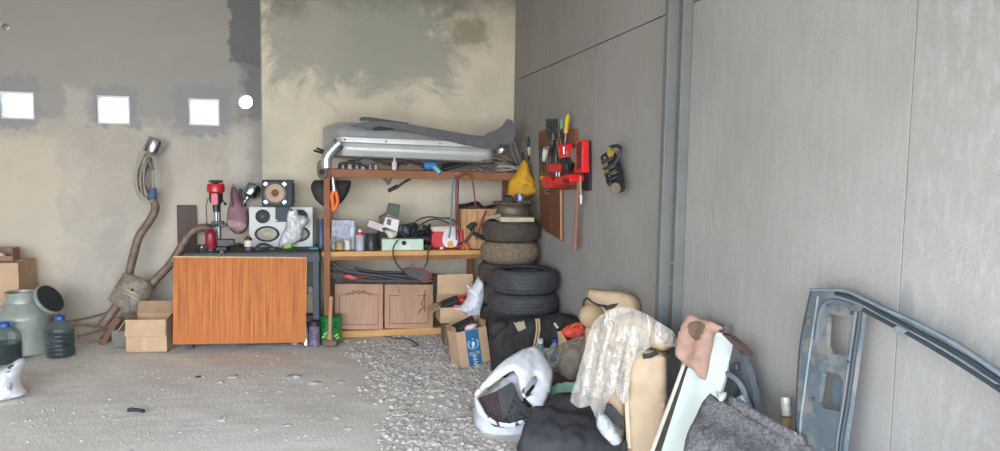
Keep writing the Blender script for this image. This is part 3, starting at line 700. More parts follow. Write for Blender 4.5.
# pink rag bag hanging on the wall
PW = PY(-.045)
th = thing('pink_bag', 'dusty pink cloth bag hanging on the wall right of the drill', 'bag', PW(238, 232))
MB().trace(smooth_pts([(233, 184), (236, 190), (240, 199), (245, 206), (248, 212), (249, 222), (245, 231), (238, 234), (231, 230), (227, 222), (228, 210), (231, 200)], 3, True), lambda a, b_, n: PW(a, b_, n+.015), .09, step=2.5, mode='puff', edge=9, jit=.02).build('bag_body', M_PINK, th, sharp=80)
MB().trace(smooth_pts([(229, 219), (241, 218), (247, 224), (243, 230), (232, 229), (228, 224)], 3, True), lambda a, b_, n: PW(a, b_, n+.05), .05, step=2.5, mode='puff', edge=6, jit=.02).build('folded_cuff', M_PINK2, th, sharp=80)
MB().tube([PW(233, 206, .08), PW(232, 194, .06), PW(233.5, 184, .03), PW(238, 192, .06), PW(243, 206, .08)], .01, 8).build('bag_strap', mat('mauve strap', (140, 100, 108), rough=.8), th)
MB().tube([V((PW(234, 186).x, .0, PW(234, 186).z)), PW(234, 186, .05)], .006, 8).build('nail', M_GALV, th)
# paint spray cup
p = PW(247, 200, .12); u = upx(p)
th = thing('spray_gun', 'spray gun with shiny metal paint cup hung on the wall left of the black speaker', 'spray gun', p, rot=(math.radians(-8), math.radians(30), 0))
MB().lathe([(0, 4*u), (2*u, 4*u), (7*u, 6*u), (7.6*u, 7*u), (7.6*u, 17*u), (6.8*u, 18.2*u), (0, 18.6*u)], 28).build('paint_cup', M_CHROME, th, local=True)
MB().lathe([(0, -4*u), (1.7*u, -4*u), (1.7*u, 1*u), (2.4*u, 2*u), (2.2*u, 5*u), (0, 5*u)], 14).build('neck', M_GALV, th, local=True)
b = MB(); b.tube([(0, 0, -3*u), (-6*u, 0, 1*u), (-10*u, 0, 8*u)], [2*u, 1.6*u, 1.3*u], 10); b.tube([(0, 0, -3*u), (3*u, 0, -5*u)], [1.8*u, 1.3*u], 8); b.build('gun_body', M_DKMET, th, local=True)
# black speaker on the white speaker panel
def ring_prof(r, d): return [(r*.0, -d*.5), (r*.3, -d*.45), (r*.72, -d*.05), (r*.80, .0), (r*.9, d*.12), (r*.98, d*.05), (r, 0)]
FM = Matrix.Rotation(PI/2, 4, 'X')        # lathe axis towards the camera (-y)
Yp = -.34
a, c = W(248.5, 207, Yp), W(313, 246, Yp); pw, ph_ = c.x-a.x, a.z-ZT; u = upx(a)
pc = V(((a.x+c.x)/2, Yp, ZT))
th = thing('speaker_panel', 'white carpeted car speaker panel with round and oval drivers on the workbench', 'speaker', pc, rot=(math.radians(-5), 0, 0))
b = MB(); b.box((0, .07, ph_/2), (pw, .14, ph_)); b.build('panel_body', M_SPK, th, local=True, bevel=.006)
def pxl(px, py): q = W(px, py, Yp); return V((q.x-pc.x, 0, q.z-pc.z))
q = pxl(278.5, 207); q2 = pxl(287.5, 222)
MB().box(((pxl(273, 0).x+pxl(289, 0).x)/2, -.004, (ph_+pxl(280, 222).z)/2), (pxl(289, 0).x-pxl(273, 0).x, .012, ph_-pxl(280, 222).z)).build('centre_plate', mat('dark grey plate', (66, 69, 80), rough=.6), th, local=True, bevel=.002)
MB().tube([pxl(274.5, 220.5)+V((0, -.012, 0)), pxl(277.5, 220.5)+V((0, -.012, 0))], .009, 10).build('connector', M_WF, th, local=True)
def round_driver(px, py, r, m_c, oval=1.0, m_cap=None):
    o = pxl(px, py)+V((0, -.004, 0)); T = Matrix.Translation(o) @ Matrix.Diagonal((oval, 1, 1, 1)) @ FM
    d = MB().lathe([(r*.76, -.004), (r*.8, .012), (r*.92, .014), (r, .006), (r, -.004)], 32, T, closed=True).build('driver_ring', M_SPKB, th, local=True)
    MB().lathe([(0, .0005), (r*.3, .001), (r*.55, .004), (r*.8, .007)], 32, T, cap=False).build('cone', m_c, d, local=True)
    MB().lathe([(0, .012), (r*.2, .009), (r*.3, .001)], 20, T).build('dust_cap', m_cap or m_c, d, local=True)
round_driver(262.5, 216.5, 7*u, M_SPKB, m_cap=M_GALV)
round_driver(300.5, 216.5, 7*u, M_SPKB)
round_driver(267, 234, 8*u, M_SILC, 1.5, M_CREAM)
round_driver(298.5, 234, 8*u, M_SILC, 1.4, M_CREAM)
MB().box((pxl(313.5, 0).x, .07, ph_/2), (.008, .14, ph_)).build('side_edge', mat('grey side', (120, 118, 112), rough=.8), th, local=True)
p = V((W(278, 207, -.28).x, -.26, ZT+ph_+.004)); u = upx(p)
th = thing('black_speaker', 'square black loudspeaker with tan cone on top of the white speaker panel', 'speaker', p)
MB().box((0, 0, 13*u), (29*u, .2, 26*u)).build('speaker_cabinet', M_SPKB, th, local=True, bevel=.004)
T = Matrix.Translation((-2*u, -.1, 13.5*u)) @ FM
d = MB().lathe([(9*u, .0), (9*u, .012), (11*u, .014), (11.6*u, .0)], 32, T, closed=True).build('driver_ring', M_DKMET, th, local=True)
MB().lathe([(0, .0005), (3*u, .001), (6.8*u, .007), (8*u, .011), (9.2*u, .007)], 32, T, cap=False).build('cone', M_CONE, d, local=True)
MB().lathe([(0, .012), (2.4*u, .009), (3.8*u, .001)], 24, T).build('dust_cap', M_CONE2, d, local=True)
for sx in (-1, 1):
    for sz in (-1, 1):
        MB().box((-2*u+sx*8.6*u, -.103, 13.5*u+sz*8.6*u), (3.4*u, .008, 3.4*u), rotm(0, PI/4)).build('corner_bracket', M_CHROME, th, local=True)
MB().box((15*u, -.03, 13*u), (1.4*u, .12, 20*u)).build('side_terminal', M_SPKB, th, local=True, bevel=.003)
b = MB()
for k in range(5): b.tube([(15.5*u, -.09, (5+4*k)*u), (16.6*u, -.09, (6.5+4*k)*u)], .8*u, 6)
b.build('grille_clips', M_DKMET, th, local=True)
# white bag draped on the panel
th = thing('thin_plastic_bag', 'thin white carrier bag draped over the right of the speaker panel', 'bag', pc+V((.1, -.05, 0)))
PB = PY(Yp-.05)
MB().trace(smooth_pts([(290, 209), (297, 208), (299, 214), (306, 216), (309, 221), (303, 229), (302, 238), (296, 243), (288, 246), (279, 247), (281, 236), (286, 226), (287, 216)], 3, True), lambda a, b_, n: PB(a, b_, n+.03), .07, step=2.2, mode='puff', edge=8, jit=.012, seed=3).build('bag_body', glassy('thin bag film', (216, 212, 214), op=.5, rough=.3, grain=.3, sc=20, spread=.2, ridge=.5), th, sharp=80)
MB().trace(smooth_pts([(284, 244), (292, 241), (293, 246), (290, 250), (283, 251)], 3, True), lambda a, b_, n: PB(a, b_, n+.05), .03, step=2, mode='puff', edge=3).build('green_print', mat('leaf green', (132, 186, 70), rough=.4), th, sharp=80)
MB().trace(smooth_pts([(288, 219), (291, 209), (294, 209), (292, 220)], 3, True), lambda a, b_, n: PB(a, b_, n+.05), .02, step=2, mode='puff', edge=3).build('bag_handle', M_WBAG, th, sharp=80)
# small bench things
p = onb(248.5, -.6); u = upx(p)
bottle('small_bottle', 'small brown bottle with white label on the bench left of the white speaker panel', p, 3.8*u, 16*u, mat('brown glass', (104, 62, 40), rough=.15), mat('brown cap', (150, 92, 60), rough=.4), shoulder=.2, neck=.4, capr=.45)
q = bpy.context.scene.objects['small_bottle']
MB().lathe([(3.9*u, 4.5*u), (3.95*u, 4.6*u), (3.95*u, 10.4*u), (3.9*u, 10.5*u)], 24).build('paper_label', mat('white paper label', (228, 222, 206), rough=.6), q, local=True)
MB().lathe([(3.86*u, 0.3*u), (3.92*u, .4*u), (3.92*u, 4*u), (3.86*u, 4.1*u)], 24).build('purple_band', mat('purple band', (92, 70, 110), rough=.5), q, local=True)
b = MB(); a = onb(256, -.58); b.tube(smooth_pts([onb(255, -.58)+V((0, 0, .012)), onb(259, -.57)+V((0, 0, .045)), onb(266, -.56)+V((0, 0, .05)), onb(273, -.57)+V((0, 0, .02))], 4), .012, 10); b.box(onb(258, -.58)+V((0, 0, .012)), (.05, .04, .02)); b.box(onb(272, -.57)+V((0, 0, .012)), (.05, .05, .022))
simple('hand_clamp', 'black curved clamp lying before the oval driver on the bench', 'clamp', b, M_DARKP, onb(264, -.57), bevel=.003)
th = thing('screwdriver', 'screwdriver with teal handle lying at the right end of the bench', 'screwdriver', onb(306, -.62))
MB().tube([onb(309, -.62)+V((0, 0, .016)), onb(311, -.62)+V((0, 0, .016)), onb(318, -.62)+V((0, 0, .016))], [.01, .016, .015], 12).build('handle', mat('teal plastic', (46, 112, 130), rough=.35), th)
MB().tube([onb(296, -.62)+V((0, 0, .016)), onb(309, -.62)+V((0, 0, .016))], .006, 8).build('shaft', M_DKMET, th)
b = MB()
rnd = random.Random(3)
th = thing('bolt_tin', 'shallow dark tin of small fittings at the left end of the bench', 'tin', onb(203, -.6)); u = upx(onb(203, -.6))
MB().lathe([(0, 0), (6*u, 0), (6.5*u, 4*u), (6.2*u, 4*u), (5.8*u, .6*u), (0, .6*u)], 20).build('tin_body', M_DKMET, th, local=True)
for k in range(6): b.tube([(rnd.uniform(-4, 4)*u, rnd.uniform(-4, 4)*u, 1*u), (rnd.uniform(-4, 4)*u, rnd.uniform(-4, 4)*u, rnd.uniform(3, 6)*u)], .8*u, 6)
b.build('fittings', M_GALV, th, local=True)
# ================================================================== RACK
M_RACK = mat('rust brown painted wood', (146, 96, 66), (120, 76, 50), rough=.75, sc=7, stretch=(1, 1, 1))
M_SHELF = mat('yellow pine plank', (204, 156, 98), (180, 130, 78), rough=.7, sc=8, stretch=(.5, 6, 6))
M_SHELFD = mat('plank underside brown', (150, 100, 64), rough=.8)
M_SIL = mat('silver car paint', (172, 171, 167), (152, 151, 148), rough=.42, metal=.4, sc=3, coat=.2)
M_GRYP = mat('weathered grey plastic', (98, 96, 98), (80, 78, 80), rough=.75, sc=18, bump=.05)
M_TEAL = mat('teal cord', (92, 130, 136), rough=.5)
M_REDC = mat('red brown cord', (140, 58, 48), rough=.5)
M_CLOTH = mat('dull beige cloth', (140, 126, 108), (112, 100, 86), rough=.9, sc=20, bump=.2)
M_DOOR = mat('brown cabinet door', (172, 128, 98), (152, 110, 82), rough=.5, sc=6, stretch=(5, 1, .7))
M_DARKLINE = mat('dark carved line', (110, 80, 64), rough=.6)
M_MINT = mat('mint card', (190, 206, 184), (174, 192, 168), rough=.6)
M_WHITE = mat('white card', (224, 218, 212), rough=.55)
YR, YB = -.66, -.18
za = W(326, 174, YR); zt = W(420, 171.5, YR).z
xl, xr = W(323, 174, YR).x, W(521, 178, YR).x
xr = min(xr, -.01)
th = thing('shelving_rack', 'rust-brown wooden rack with long upper shelf and yellow lower shelf by the corner', 'shelf', V(((xl+xr)/2, YB, 0)))
zl_, zr_ = W(322, 168.5, YR).z, W(520, 173, YR).z       # the upper shelf sags a little to the right
t_ = .075
b = MB(); b.add([(xl, YR, zl_-t_), (xr, YR, zr_-t_*.9), (xr, YB, zr_-t_*.9), (xl, YB, zl_-t_), (xl, YR, zl_), (xr, YR, zr_), (xr, YB, zr_), (xl, YB, zl_)], [(3, 2, 1, 0), (4, 5, 6, 7), (0, 1, 5, 4), (1, 2, 6, 5), (2, 3, 7, 6), (3, 0, 4, 7)])
b.build('upper_shelf', M_RACK, th, bevel=.004)
def ZU(x): return zl_+(zr_-zl_)*(x-xl)/(xr-xl)
zs0 = W(400, 251, YR).z
b = MB(); xs0, xs1 = W(321.5, 253, YR).x, W(484, 253, YR).x
b.box(((xs0+xs1)/2, (YR+YB)/2, zs0-.021), (xs1-xs0, YB-YR, .042)); b.build('lower_shelf', M_SHELF, th, bevel=.003)
b = MB(); b.box(((xs0+xs1)/2, YR+.02, zs0-.06), (xs1-xs0-.02, .03, .036)); b.build('shelf_rail', M_SHELFD, th, bevel=.002)
px0 = W(327, 250, YR-.02).x
MB().box((px0, YR-.0, zl_/2-.01), (.052, .052, zl_-.02)).build('post', M_RACK, th, bevel=.003)
MB().box((px0+.03, YB+.02, zl_/2-.01), (.05, .05, zl_-.02)).build('post', M_RACK, th, bevel=.003)
MB().box((xs1-.035, YB+.02, (zs0-.04)/2), (.05, .05, zs0-.04)).build('post', M_RACK, th, bevel=.003)
MB().box((xr-.03, YB+.025, zr_/2-.04), (.04, .05, zr_-.08)).build('post', M_RACK, th, bevel=.003)
a = F(330, 339); c = F(441, 332.5)
yk = -.56; zbd = W(380, 329.5, yk).z
x0, x1 = W(329, 335, yk).x, W(441, 332, yk).x
MB().box(((x0+x1)/2, yk+.14, zbd/2), (x1-x0, .3, zbd)).build('bottom_board', M_SHELF, th, bevel=.004)
# ------------------------------------------------------------------ on the upper shelf
def onu(px, Y): x = W(px, 172, Y).x; return V((x, Y, ZU(x)+.002))
YBm = -.6
th = thing('car_bumper', 'silver car bumper lying along the upper shelf', 'bumper', onu(420, -.4))
prof = [(121, .22), (122.5, .08), (129, .02), (136, .0), (136.8, -.012), (141.5, -.014), (142.5, .0), (148, -.008), (155, .006), (157.5, .05)]
prof = [(p_, q_) for p_, q_ in prof]
def bump_pt(u, v):
    x = 323+u*176; k = v*(len(prof)-1); i = min(int(k), len(prof)-2); f_ = k-i
    py = prof[i][0]*(1-f_)+prof[i+1][0]*f_; dy = prof[i][1]*(1-f_)+prof[i+1][1]*f_
    e = max(0, 1-u/.13); e2 = max(0, 1-(1-u)/.06)
    py = py+(x-340)*.042+max(0, x-390)*.2*max(0, 1-v*2.6); py = 140+(py-140)*(1-.16*e*e) + 2*e*e
    q = W(x, py, YBm); return V((q.x, YBm+dy+.3*(1-math.sqrt(max(0, 1-e*e)))+.2*(1-math.sqrt(max(0, 1-e2*e2))), q.z))
mb = MB(); mb.sheet(bump_pt, 60, 28); mb.build('bumper_skin', M_SIL, th, solid=.006, sharp=30)
for q in ((345, 139.6), (386, 141.3), (440, 143.6)):
    c = W(q[0], q[1], YBm-.018); MB().ball(c, (.008, .008, .008), 10).build('bolt_hole', M_BLK, th)
mb = MB(); mb.box(V((W(345, 127, -.45).x, -.5, W(345, 127, -.5).z)), (.1, .006, .07)); 
PS = PY(-.64)
th = thing('wheel_arch_liner', 'long dark grey plastic strip with hooked end resting on the silver bumper', 'car trim', PS(430, 150))
out = [(351, 125.5), (361, 122.5), (372, 121), (394, 122), (410, 124.6), (430, 128), (450, 131.5), (470, 135), (484, 136.2), (488, 132.8), (496, 130), (502, 126), (505, 121), (506.5, 119), (511, 120.5), (514, 128), (513, 137), (508, 143), (501, 147.5), (494, 149.3), (482, 148.3), (464, 145), (446, 140.4), (422, 134.5), (412, 132), (398, 130), (393, 128.5), (380, 126.2), (374, 127.5), (372, 129.5), (366, 130), (361, 127.5), (352, 126.8)]
MB().trace(out, lambda a, b_, n: PS(a, b_, n), .018, step=4, mode='plate', relief=lambda x, y: .02*math.sin((x-350)/160*PI)+(.05*max(0, (x-490)/24)**2)).build('liner_body', M_GRYP, th, bevel=.003)
MB().trace([(359.5, 118.5), (362, 117), (370, 117.2), (408, 122.8), (409, 124.6), (400, 124.2), (366, 120.6), (359.5, 121)], lambda a, b_, n: PY(-.6)(a, b_, n), .02, step=4).build('rubber_lip', mat('black trim', (52, 50, 50), rough=.5), th, bevel=.003)
MB().trace([(373, 127), (381, 125), (391, 127.6), (396, 129.6), (380, 130.4), (372, 130)], lambda a, b_, n: PS(a, b_, n-.015), .01, step=3).build('hole_shade', M_BLK, th)  # black plate put in as the shade of the hole
# elbow of bright pipe
th = thing('pipe_elbow', 'bright metal pipe elbow at the left end of the upper shelf', 'pipe', onu(324, -.7))
PE = PY(-.71); u = upx(PE(325, 155))
MB().tube(smooth_pts([PE(327, 168), PE(326.5, 160), PE(329, 154), PE(334, 148), PE(338, 144)], 5), [5.6*u]*21, 18).build('elbow_body', mat('bright galvanised pipe', (196, 198, 200), (168, 170, 174), rough=.3, metal=.7, sc=6), th)
a, c = PE(336.5, 145.6), PE(339.5, 142.6)
MB().tube([a, c], 6.2*u, 18).build('collar', M_GALV, th)
# scrap pieces below the bumper
M_SCR = [mat('dark scrap', (66, 64, 64), (48, 46, 46), rough=.6, sc=20), mat('grey scrap', (120, 116, 112), (90, 86, 84), rough=.5, metal=.3, sc=20), mat('brown scrap', (120, 94, 76), (92, 72, 58), rough=.7, sc=20), mat('pale scrap', (178, 168, 156), rough=.6)]
def lay(px0, px1, Y, hpx, m, label, nm, cat='car part', tilt=0.0, shape='bar'):
    a, c = onu(px0, Y), onu(px1, Y); u = upx(a); mid = (a+c)/2; w_ = (c-a).length; hh = hpx*u
    b = MB()
    if shape == 'bar': 
        n = 10; rings = []
        for i in range(n+1):
            s_ = i/n; x = a.x+(c.x-a.x)*s_; hz = hh*(.55+.45*math.sin(PI*min(1, s_*1.1)))*(1+.15*math.sin(s_*17))
            rings.append([V((x, Y-.05, a.z)), V((x, Y+.05, a.z)), V((x, Y+.035, a.z+hz)), V((x, Y-.03, a.z+hz*.9))])
        b.loft(rings)
    elif shape == 'pipe': b.tube([a+V((0, 0, hh*.5)), mid+V((0, .02, hh*.6)), c+V((0, 0, hh*(.5+tilt)))], hh*.5, 10)
    simple(nm, label, cat, b, m, V((mid.x, Y, a.z)), bevel=.003)
lay(338, 366, -.56, 8, M_SCR[0], 'dark curved plastic offcut under the left half of the silver bumper', 'plastic_offcut')
lay(345, 391, -.45, 11, M_SCR[1], 'grey bracket strip lying under the bumper behind the dark offcut', 'bracket_strip')
lay(368, 392, -.58, 7, M_SCR[2], 'brownish metal bracket left of the small white bottle', 'metal_bracket')
lay(398, 424, -.6, 7, M_SCR[2], 'rusty flat bracket right of the small white bottle', 'metal_bracket')
lay(396, 425, -.5, 10, M_SCR[0], 'dark wiper arm under the middle of the bumper', 'black_strut_offcut')
rnd = random.Random(5)
for k, (q, lb) in enumerate(zip((343, 350, 357, 363, 370, 376), ('thick hex bolt standing nearest the pipe elbow', 'pale nut second from the pipe elbow', 'tall bolt third from the pipe elbow', 'small pale washer stack fourth from the pipe elbow', 'short dark bolt fifth from the pipe elbow', 'pale bolt on the shelf edge nearest the brown bracket'))):
    c = onu(q, -.635); u = upx(c); h_ = rnd.uniform(2.5, 5)*u; r_ = rnd.uniform(1.2, 2)*u
    simple('bolt', lb, 'bolt', MB().lathe([(0, 0), (r_*1.5, 0), (r_*1.5, r_*.8), (r_, r_*.8), (r_, h_), (0, h_)], 6, Matrix.Translation(c)), M_SCR[3 if k % 2 else 1], c, group='bolts on the upper shelf edge')
p = onu(394.5, -.63); u = upx(p)
th = thing('glue_bottle', 'small white squeeze bottle with pointed tip on the upper shelf', 'bottle', p)
MB().lathe([(0, 0), (2.5*u, 0), (2.7*u, .5*u), (2.7*u, 7.5*u), (1.2*u, 9*u), (0, 9*u)], 16).build('bottle_body', mat('milky plastic', (206, 204, 196), rough=.4), th, local=True)
MB().lathe([(1.2*u, 8.8*u), (1.3*u, 9.6*u), (.4*u, 13*u), (0, 13*u)], 12).build('nozzle', M_WHITE, th, local=True)
th = thing('air_tool', 'blue pistol-grip air tool lying on the upper shelf edge', 'power tool', onu(431, -.64))
c = onu(431, -.64); u = upx(c); mbl = mat('blue tool casing', (62, 124, 178), (44, 100, 150), rough=.4)
b = MB(); b.tube([c+V((-7*u, 0, 5*u)), c+V((-2*u, 0, 5*u)), c+V((5*u, 0, 5.5*u))], [4*u, 4.6*u, 3.4*u], 14); b.build('motor_body', mbl, th)
MB().tube([c+V((2*u, -.01, 5*u)), c+V((7*u, -.03, 0*u)), c+V((9*u, -.04, -2*u))], [2.6*u, 2.4*u, 2.6*u], 12).build('grip', mat('pale blue grip', (120, 176, 196), rough=.5), th)
MB().tube([c+V((-7*u, 0, 5*u)), c+V((-10*u, 0, 5*u))], 2*u, 10).build('chuck', M_DKMET, th)
for k, (a, c, r, lb) in enumerate((((440, 170), (478, 161), .02, 'thick black strut lying from the blue tool to the metal heap'), ((442, 166), (490, 156), .016, 'thinner black strut behind the thick one on the upper shelf'))):
    simple('strut', lb, 'car part', MB().tube([PY(-.5+.12*k)(*a), PY(-.5+.12*k)(*c)], [r, r*.7], 10), M_DARKP, PY(-.5)(*a))
# heap of small metal parts, counted one by one
rnd = random.Random(11)
kinds_ = ['bent steel strip', 'small steel lever', 'rusty rod', 'thin steel arm', 'short pipe stub']
for k in range(34):
    q = rnd.uniform(476, 516); Y = rnd.uniform(-.66, -.5); c = onu(q, Y); u = upx(c)
    top = max(1.5, 15*(1-abs(q-496)/24)); c = c+V((0, 0, rnd.uniform(1, top)*u))
    an = rnd.uniform(-.5, .5)+(PI if rnd.random() < .5 else 0); L = rnd.uniform(4, 11)*u; d = V((math.cos(an), rnd.uniform(-.3, .3), math.sin(an)*.7))*L
    m = rnd.choice([M_GALV, M_SCR[0], M_SCR[1], M_SCR[2], M_SCR[3], M_RUST]); b = MB()
    md = c+V((rnd.uniform(-.02, .02), 0, rnd.uniform(-.02, .03)))
    if k % 3: b.tube([c-d, md, c+d], rnd.uniform(.5, 1.3)*u, 7)
    else: b.bar(c-d, md, 2.4*u, .7*u); b.bar(md, c+d, 2.2*u, .7*u)
    o = b.build('metal_part', m, None, at=c, bevel=.001); tag(o, 'odd metal rod in the scrap heap, right end of upper shelf', 'metal part', 'metal parts heaped at the right end of the upper shelf')
th = simple('beige_cloth', 'dull beige cloth draped over the scrap heap on the upper shelf', 'cloth', MB().trace(smooth_pts([(484, 163), (488, 156), (494, 151.5), (503, 152), (510, 157), (517, 164), (510, 162), (500, 158), (492, 160)], 3, True), lambda a, b_, n: PY(-.5)(a, b_, n), .06, step=2.5, mode='puff', edge=3), M_CLOTH, PY(-.5)(500, 160), sharp=80)
th = thing('lamp_reflector', 'round silver lamp reflector on the scrap heap under the hooked strip', 'reflector', PY(-.56)(501, 154))
c = PY(-.66)(502, 150); u = upx(c)
MB().lathe([(0, 6.5*u), (3*u, 6*u), (5.5*u, 3.6*u), (6.5*u, 0), (0, 0)], 24, Matrix.Translation(c) @ rotm(.7)).build('reflector_bowl', M_CHROME, th)
MB().lathe([(6.3*u, 0), (7*u, 0), (7*u, -.8*u), (6.3*u, -.8*u)], 24, Matrix.Translation(c) @ rotm(.7), closed=True).build('rim_ring', M_SCR[1], th)
for k, (a, c, lb) in enumerate((((508, 143), (520, 172), 'grey steel bar leaning from the hooked strip to the wall corner'), ((513, 141), (523, 171), 'second grey bar leaning right beside the first in the wall corner'), ((508, 166), (524, 171), 'short dark bar lying across the foot of the leaning bars'))):
    simple('steel_bar', lb, 'bar', MB().bar(PY(-.45-.06*k)(*a), PY(-.45-.06*k)(*c), .03, .012, up=(0, 1, 0)), M_SCR[1 if k < 2 else 0], PY(-.45)(*c), bevel=.002)
# yellow cloth bag hanging at the right end
PYB = PY(-.76); 
th = thing('yellow_bag', 'yellow cloth bag hanging from the right end of the upper shelf', 'bag', PYB(523, 200))
MB().trace(smooth_pts([(524, 159.5), (528, 164), (531, 174), (537, 182), (538.5, 190), (535, 195), (528, 198), (521, 201), (514, 199), (508, 196), (508, 187), (510, 180), (516, 173), (520, 165)], 3, True), lambda a, b_, n: PYB(a, b_, n), .16, step=2.2, mode='puff', edge=11, jit=.018, seed=2).build('bag_body', mat('mustard yellow cloth', (214, 160, 40), (192, 138, 28), rough=.75, sc=14, bump=.12), th, sharp=80)
MB().trace(smooth_pts([(519, 186), (527, 184), (535, 187), (533, 193), (525, 196), (518, 197), (516, 191)], 3, True), lambda a, b_, n: PYB(a, b_, n+.07), .05, step=2.2, mode='puff', edge=5, jit=.01).build('bag_pocket', mat('mustard pocket', (220, 166, 48), rough=.75, bump=.1), th, sharp=80)
MB().tube([PYB(524, 160), PY(-.7)(523, 153)], .008, 6).build('bag_cord', M_DARKP, th)
th = thing('window_scraper', 'black-handled brush with cream grip standing in the corner behind the yellow bag', 'brush', PY(-.6)(531, 176))
PSc = PY(-.62)
MB().tube([PSc(527, 137), PSc(528, 143), PSc(529, 147)], [.018, .022, .02], 12).build('handle_end', M_DARKP, th)
MB().tube([PSc(525.6, 140), PSc(526.4, 145)], .008, 8).build('red_button', M_RED, th)
MB().tube([PSc(529, 147), PSc(531, 156)], [.022, .026], 12).build('cream_grip', mat('cream grip', (206, 198, 160), rough=.5), th)
MB().tube([PSc(531, 156), PSc(533, 162), PSc(535, 176)], [.03, .03, .02], 12).build('brush_head', M_SCR[3], th)
MB().tube([PSc(530.6, 155), PSc(532, 161)], [.032, .034], 12).build('collar', M_DARKP, th)
# ------------------------------------------------------------------ hanging at the left end
PH = PY(-.69)
th = thing('rubber_disc', 'large black rubber disc hanging behind the left post of the rack', 'rubber part', PY(-.6)(331, 207))
PD = PY(-.58)
MB().trace(smooth_pts([(312, 183), (315, 180), (324, 180), (338, 180.3), (350, 180.5), (350.5, 186), (348, 193), (343, 201), (336, 206), (325, 207), (315, 199), (311, 188)], 3, True), lambda a, b_, n: PD(a, b_, n), .09, step=3, mode='puff', edge=9, jit=.012).build('disc_body', M_BLK, th, sharp=80)
th = thing('rusty_bracket', 'rusty plate with two bolt heads hooked on the left end of the upper shelf', 'bracket', PH(322, 178))
MB().trace(smooth_pts([(317, 166), (319, 161), (323, 160), (327, 163), (328, 172), (326, 178), (321, 179.5), (317.5, 174)], 3, True), lambda a, b_, n: PH(a, b_, n), .03, step=2.5).build('plate', mat('dark rusty plate', (96, 80, 68), (70, 58, 50), rough=.6, metal=.3, sc=20), th, bevel=.004)
for q in ((320.5, 163.5), (323.5, 165)): MB().ball(PH(*q, .02), .013, 10).build('bolt_head', mat('orange rust', (196, 132, 62), rough=.6), th)
MB().ball(PH(322, 172, .02), (.02, .01, .02), 12).build('centre_hub', M_DARKP, th)
th = thing('grip_pliers', 'pliers with orange handles hanging beside the left post of the rack', 'pliers', PH(335, 212))
MB().tube([PH(333, 177), PH(333.5, 183), PH(334.5, 191)], [.014, .02, .022], 12).build('jaws', M_GALV, th)
mo = mat('orange plastic', (232, 112, 50), rough=.45)
MB().tube(smooth_pts([PH(334, 190), PH(332, 196), PH(333, 203), PH(333.5, 211)], 4), [.02]*13, 10).build('handle', mo, th)
MB().tube(smooth_pts([PH(335, 190), PH(337, 196), PH(337.5, 203), PH(334.5, 210)], 4), [.017]*13, 10).build('handle', mo, th)
simple('dark_rods', 'pair of thin dark rods sticking out left of the silver bumper', 'rod', MB().tube([PY(-.5)(314, 150.5), PY(-.4)(326, 154)], .01, 8).tube([PY(-.5)(317, 148.3), PY(-.4)(326, 152)], .01, 8), M_DARKP, PY(-.5)(322, 152))
PU = PY(-.5)
simple('hanger_hook', 'short bent steel strut hanging below the middle of the upper shelf', 'hook', MB().tube([PU(383, 177), PU(386, 180), PU(389, 184)], [.016, .016, .02], 8).tube([PU(389, 184), PU(392, 177)], .009, 8), M_SCR[1], PU(386, 180))
simple('bent_steel_arm', 'dark steel arm poking down from under the upper shelf', 'wiper', MB().tube([PU(413, 177), PU(403, 183), PU(396, 188)], .012, 8).tube([PU(398, 186), PU(388, 191)], [.02, .018], 8), M_DKMET, PU(404, 184), bevel=.002)
def cord(label, pts, r, m, nm='cord', P=None, cat='cord'):
    P = P or PY(-.7)
    pp = [P(*q) for q in pts]; simple(nm, label, cat, MB().tube(smooth_pts(pp, 5), r, 8), m, pp[0])
cord('teal cord hanging straight from the upper shelf', ((453.5, 176), (452.5, 190), (451.5, 210), (450.5, 228), (449, 238)), .0085, M_TEAL)
cord('red-brown cord hanging right beside the teal cord', ((456.5, 176), (456, 192), (456, 212), (456.5, 240)), .008, M_REDC)
cord('dark cord hanging just right of the red-brown cord', ((458.5, 176), (458, 200), (458.5, 225), (458.5, 246)), .007, M_SCR[0], P=PY(-.69))
cord('red looped cord falling from the shelf to the wooden crate', ((458, 180), (462, 174), (468, 174), (472.5, 182), (474.5, 196), (475.5, 207)), .0075, M_REDC, P=PY(-.71))
# ------------------------------------------------------------------ on the lower shelf
ZL = zs0+.002
def onl(px, Y, dz=0.0): q = W(px, 250, Y); return V((q.x, Y, ZL+dz))
p = onl(321.5, -.45); u = upx(p)
can('tube_can', 'dark blue cylindrical tube standing behind the left post on the lower shelf', p, 3.4*u, 30*u, mat('navy print', (52, 62, 100), (86, 92, 120), rough=.4, sc=30), M_GALV)
p = onl(333.5, -.52); u = upx(p)
bottle('glass_jar', 'small clear jar just right of the left post on the lower shelf', p, 3.4*u, 13*u, glassy('clear jar glass', (200, 210, 210), op=.4, rough=.1), M_WHITE, neck=.7, capr=.75, shoulder=.12)
p = onl(340, -.58); u = upx(p)
can('round_tin', 'low gold and white tin among the jars on the lower shelf', p+V((0, 0, .005)), 4.4*u, 8*u, mat('gold tin print', (190, 160, 108), (120, 92, 60), rough=.4, sc=40), M_WHITE)
p = onl(347, -.54); u = upx(p)
bottle('white_jar', 'white jar with cream lid beside the gold tin', p, 3.6*u, 11*u, M_WHITE, M_CREAM, neck=.8, capr=.9, shoulder=.08)
p = onl(343, -.36); u = upx(p)
simple('blue_carton', 'blue and white carton lying on tins behind the jars', 'box', MB().box(p+V((0, 0, 14*u)), (22*u, .09, 28*u)), mat('blue white carton', (120, 126, 156), (214, 214, 220), rough=.5, sc=26), p, bevel=.004)
p = onl(352.5, -.48); u = upx(p)
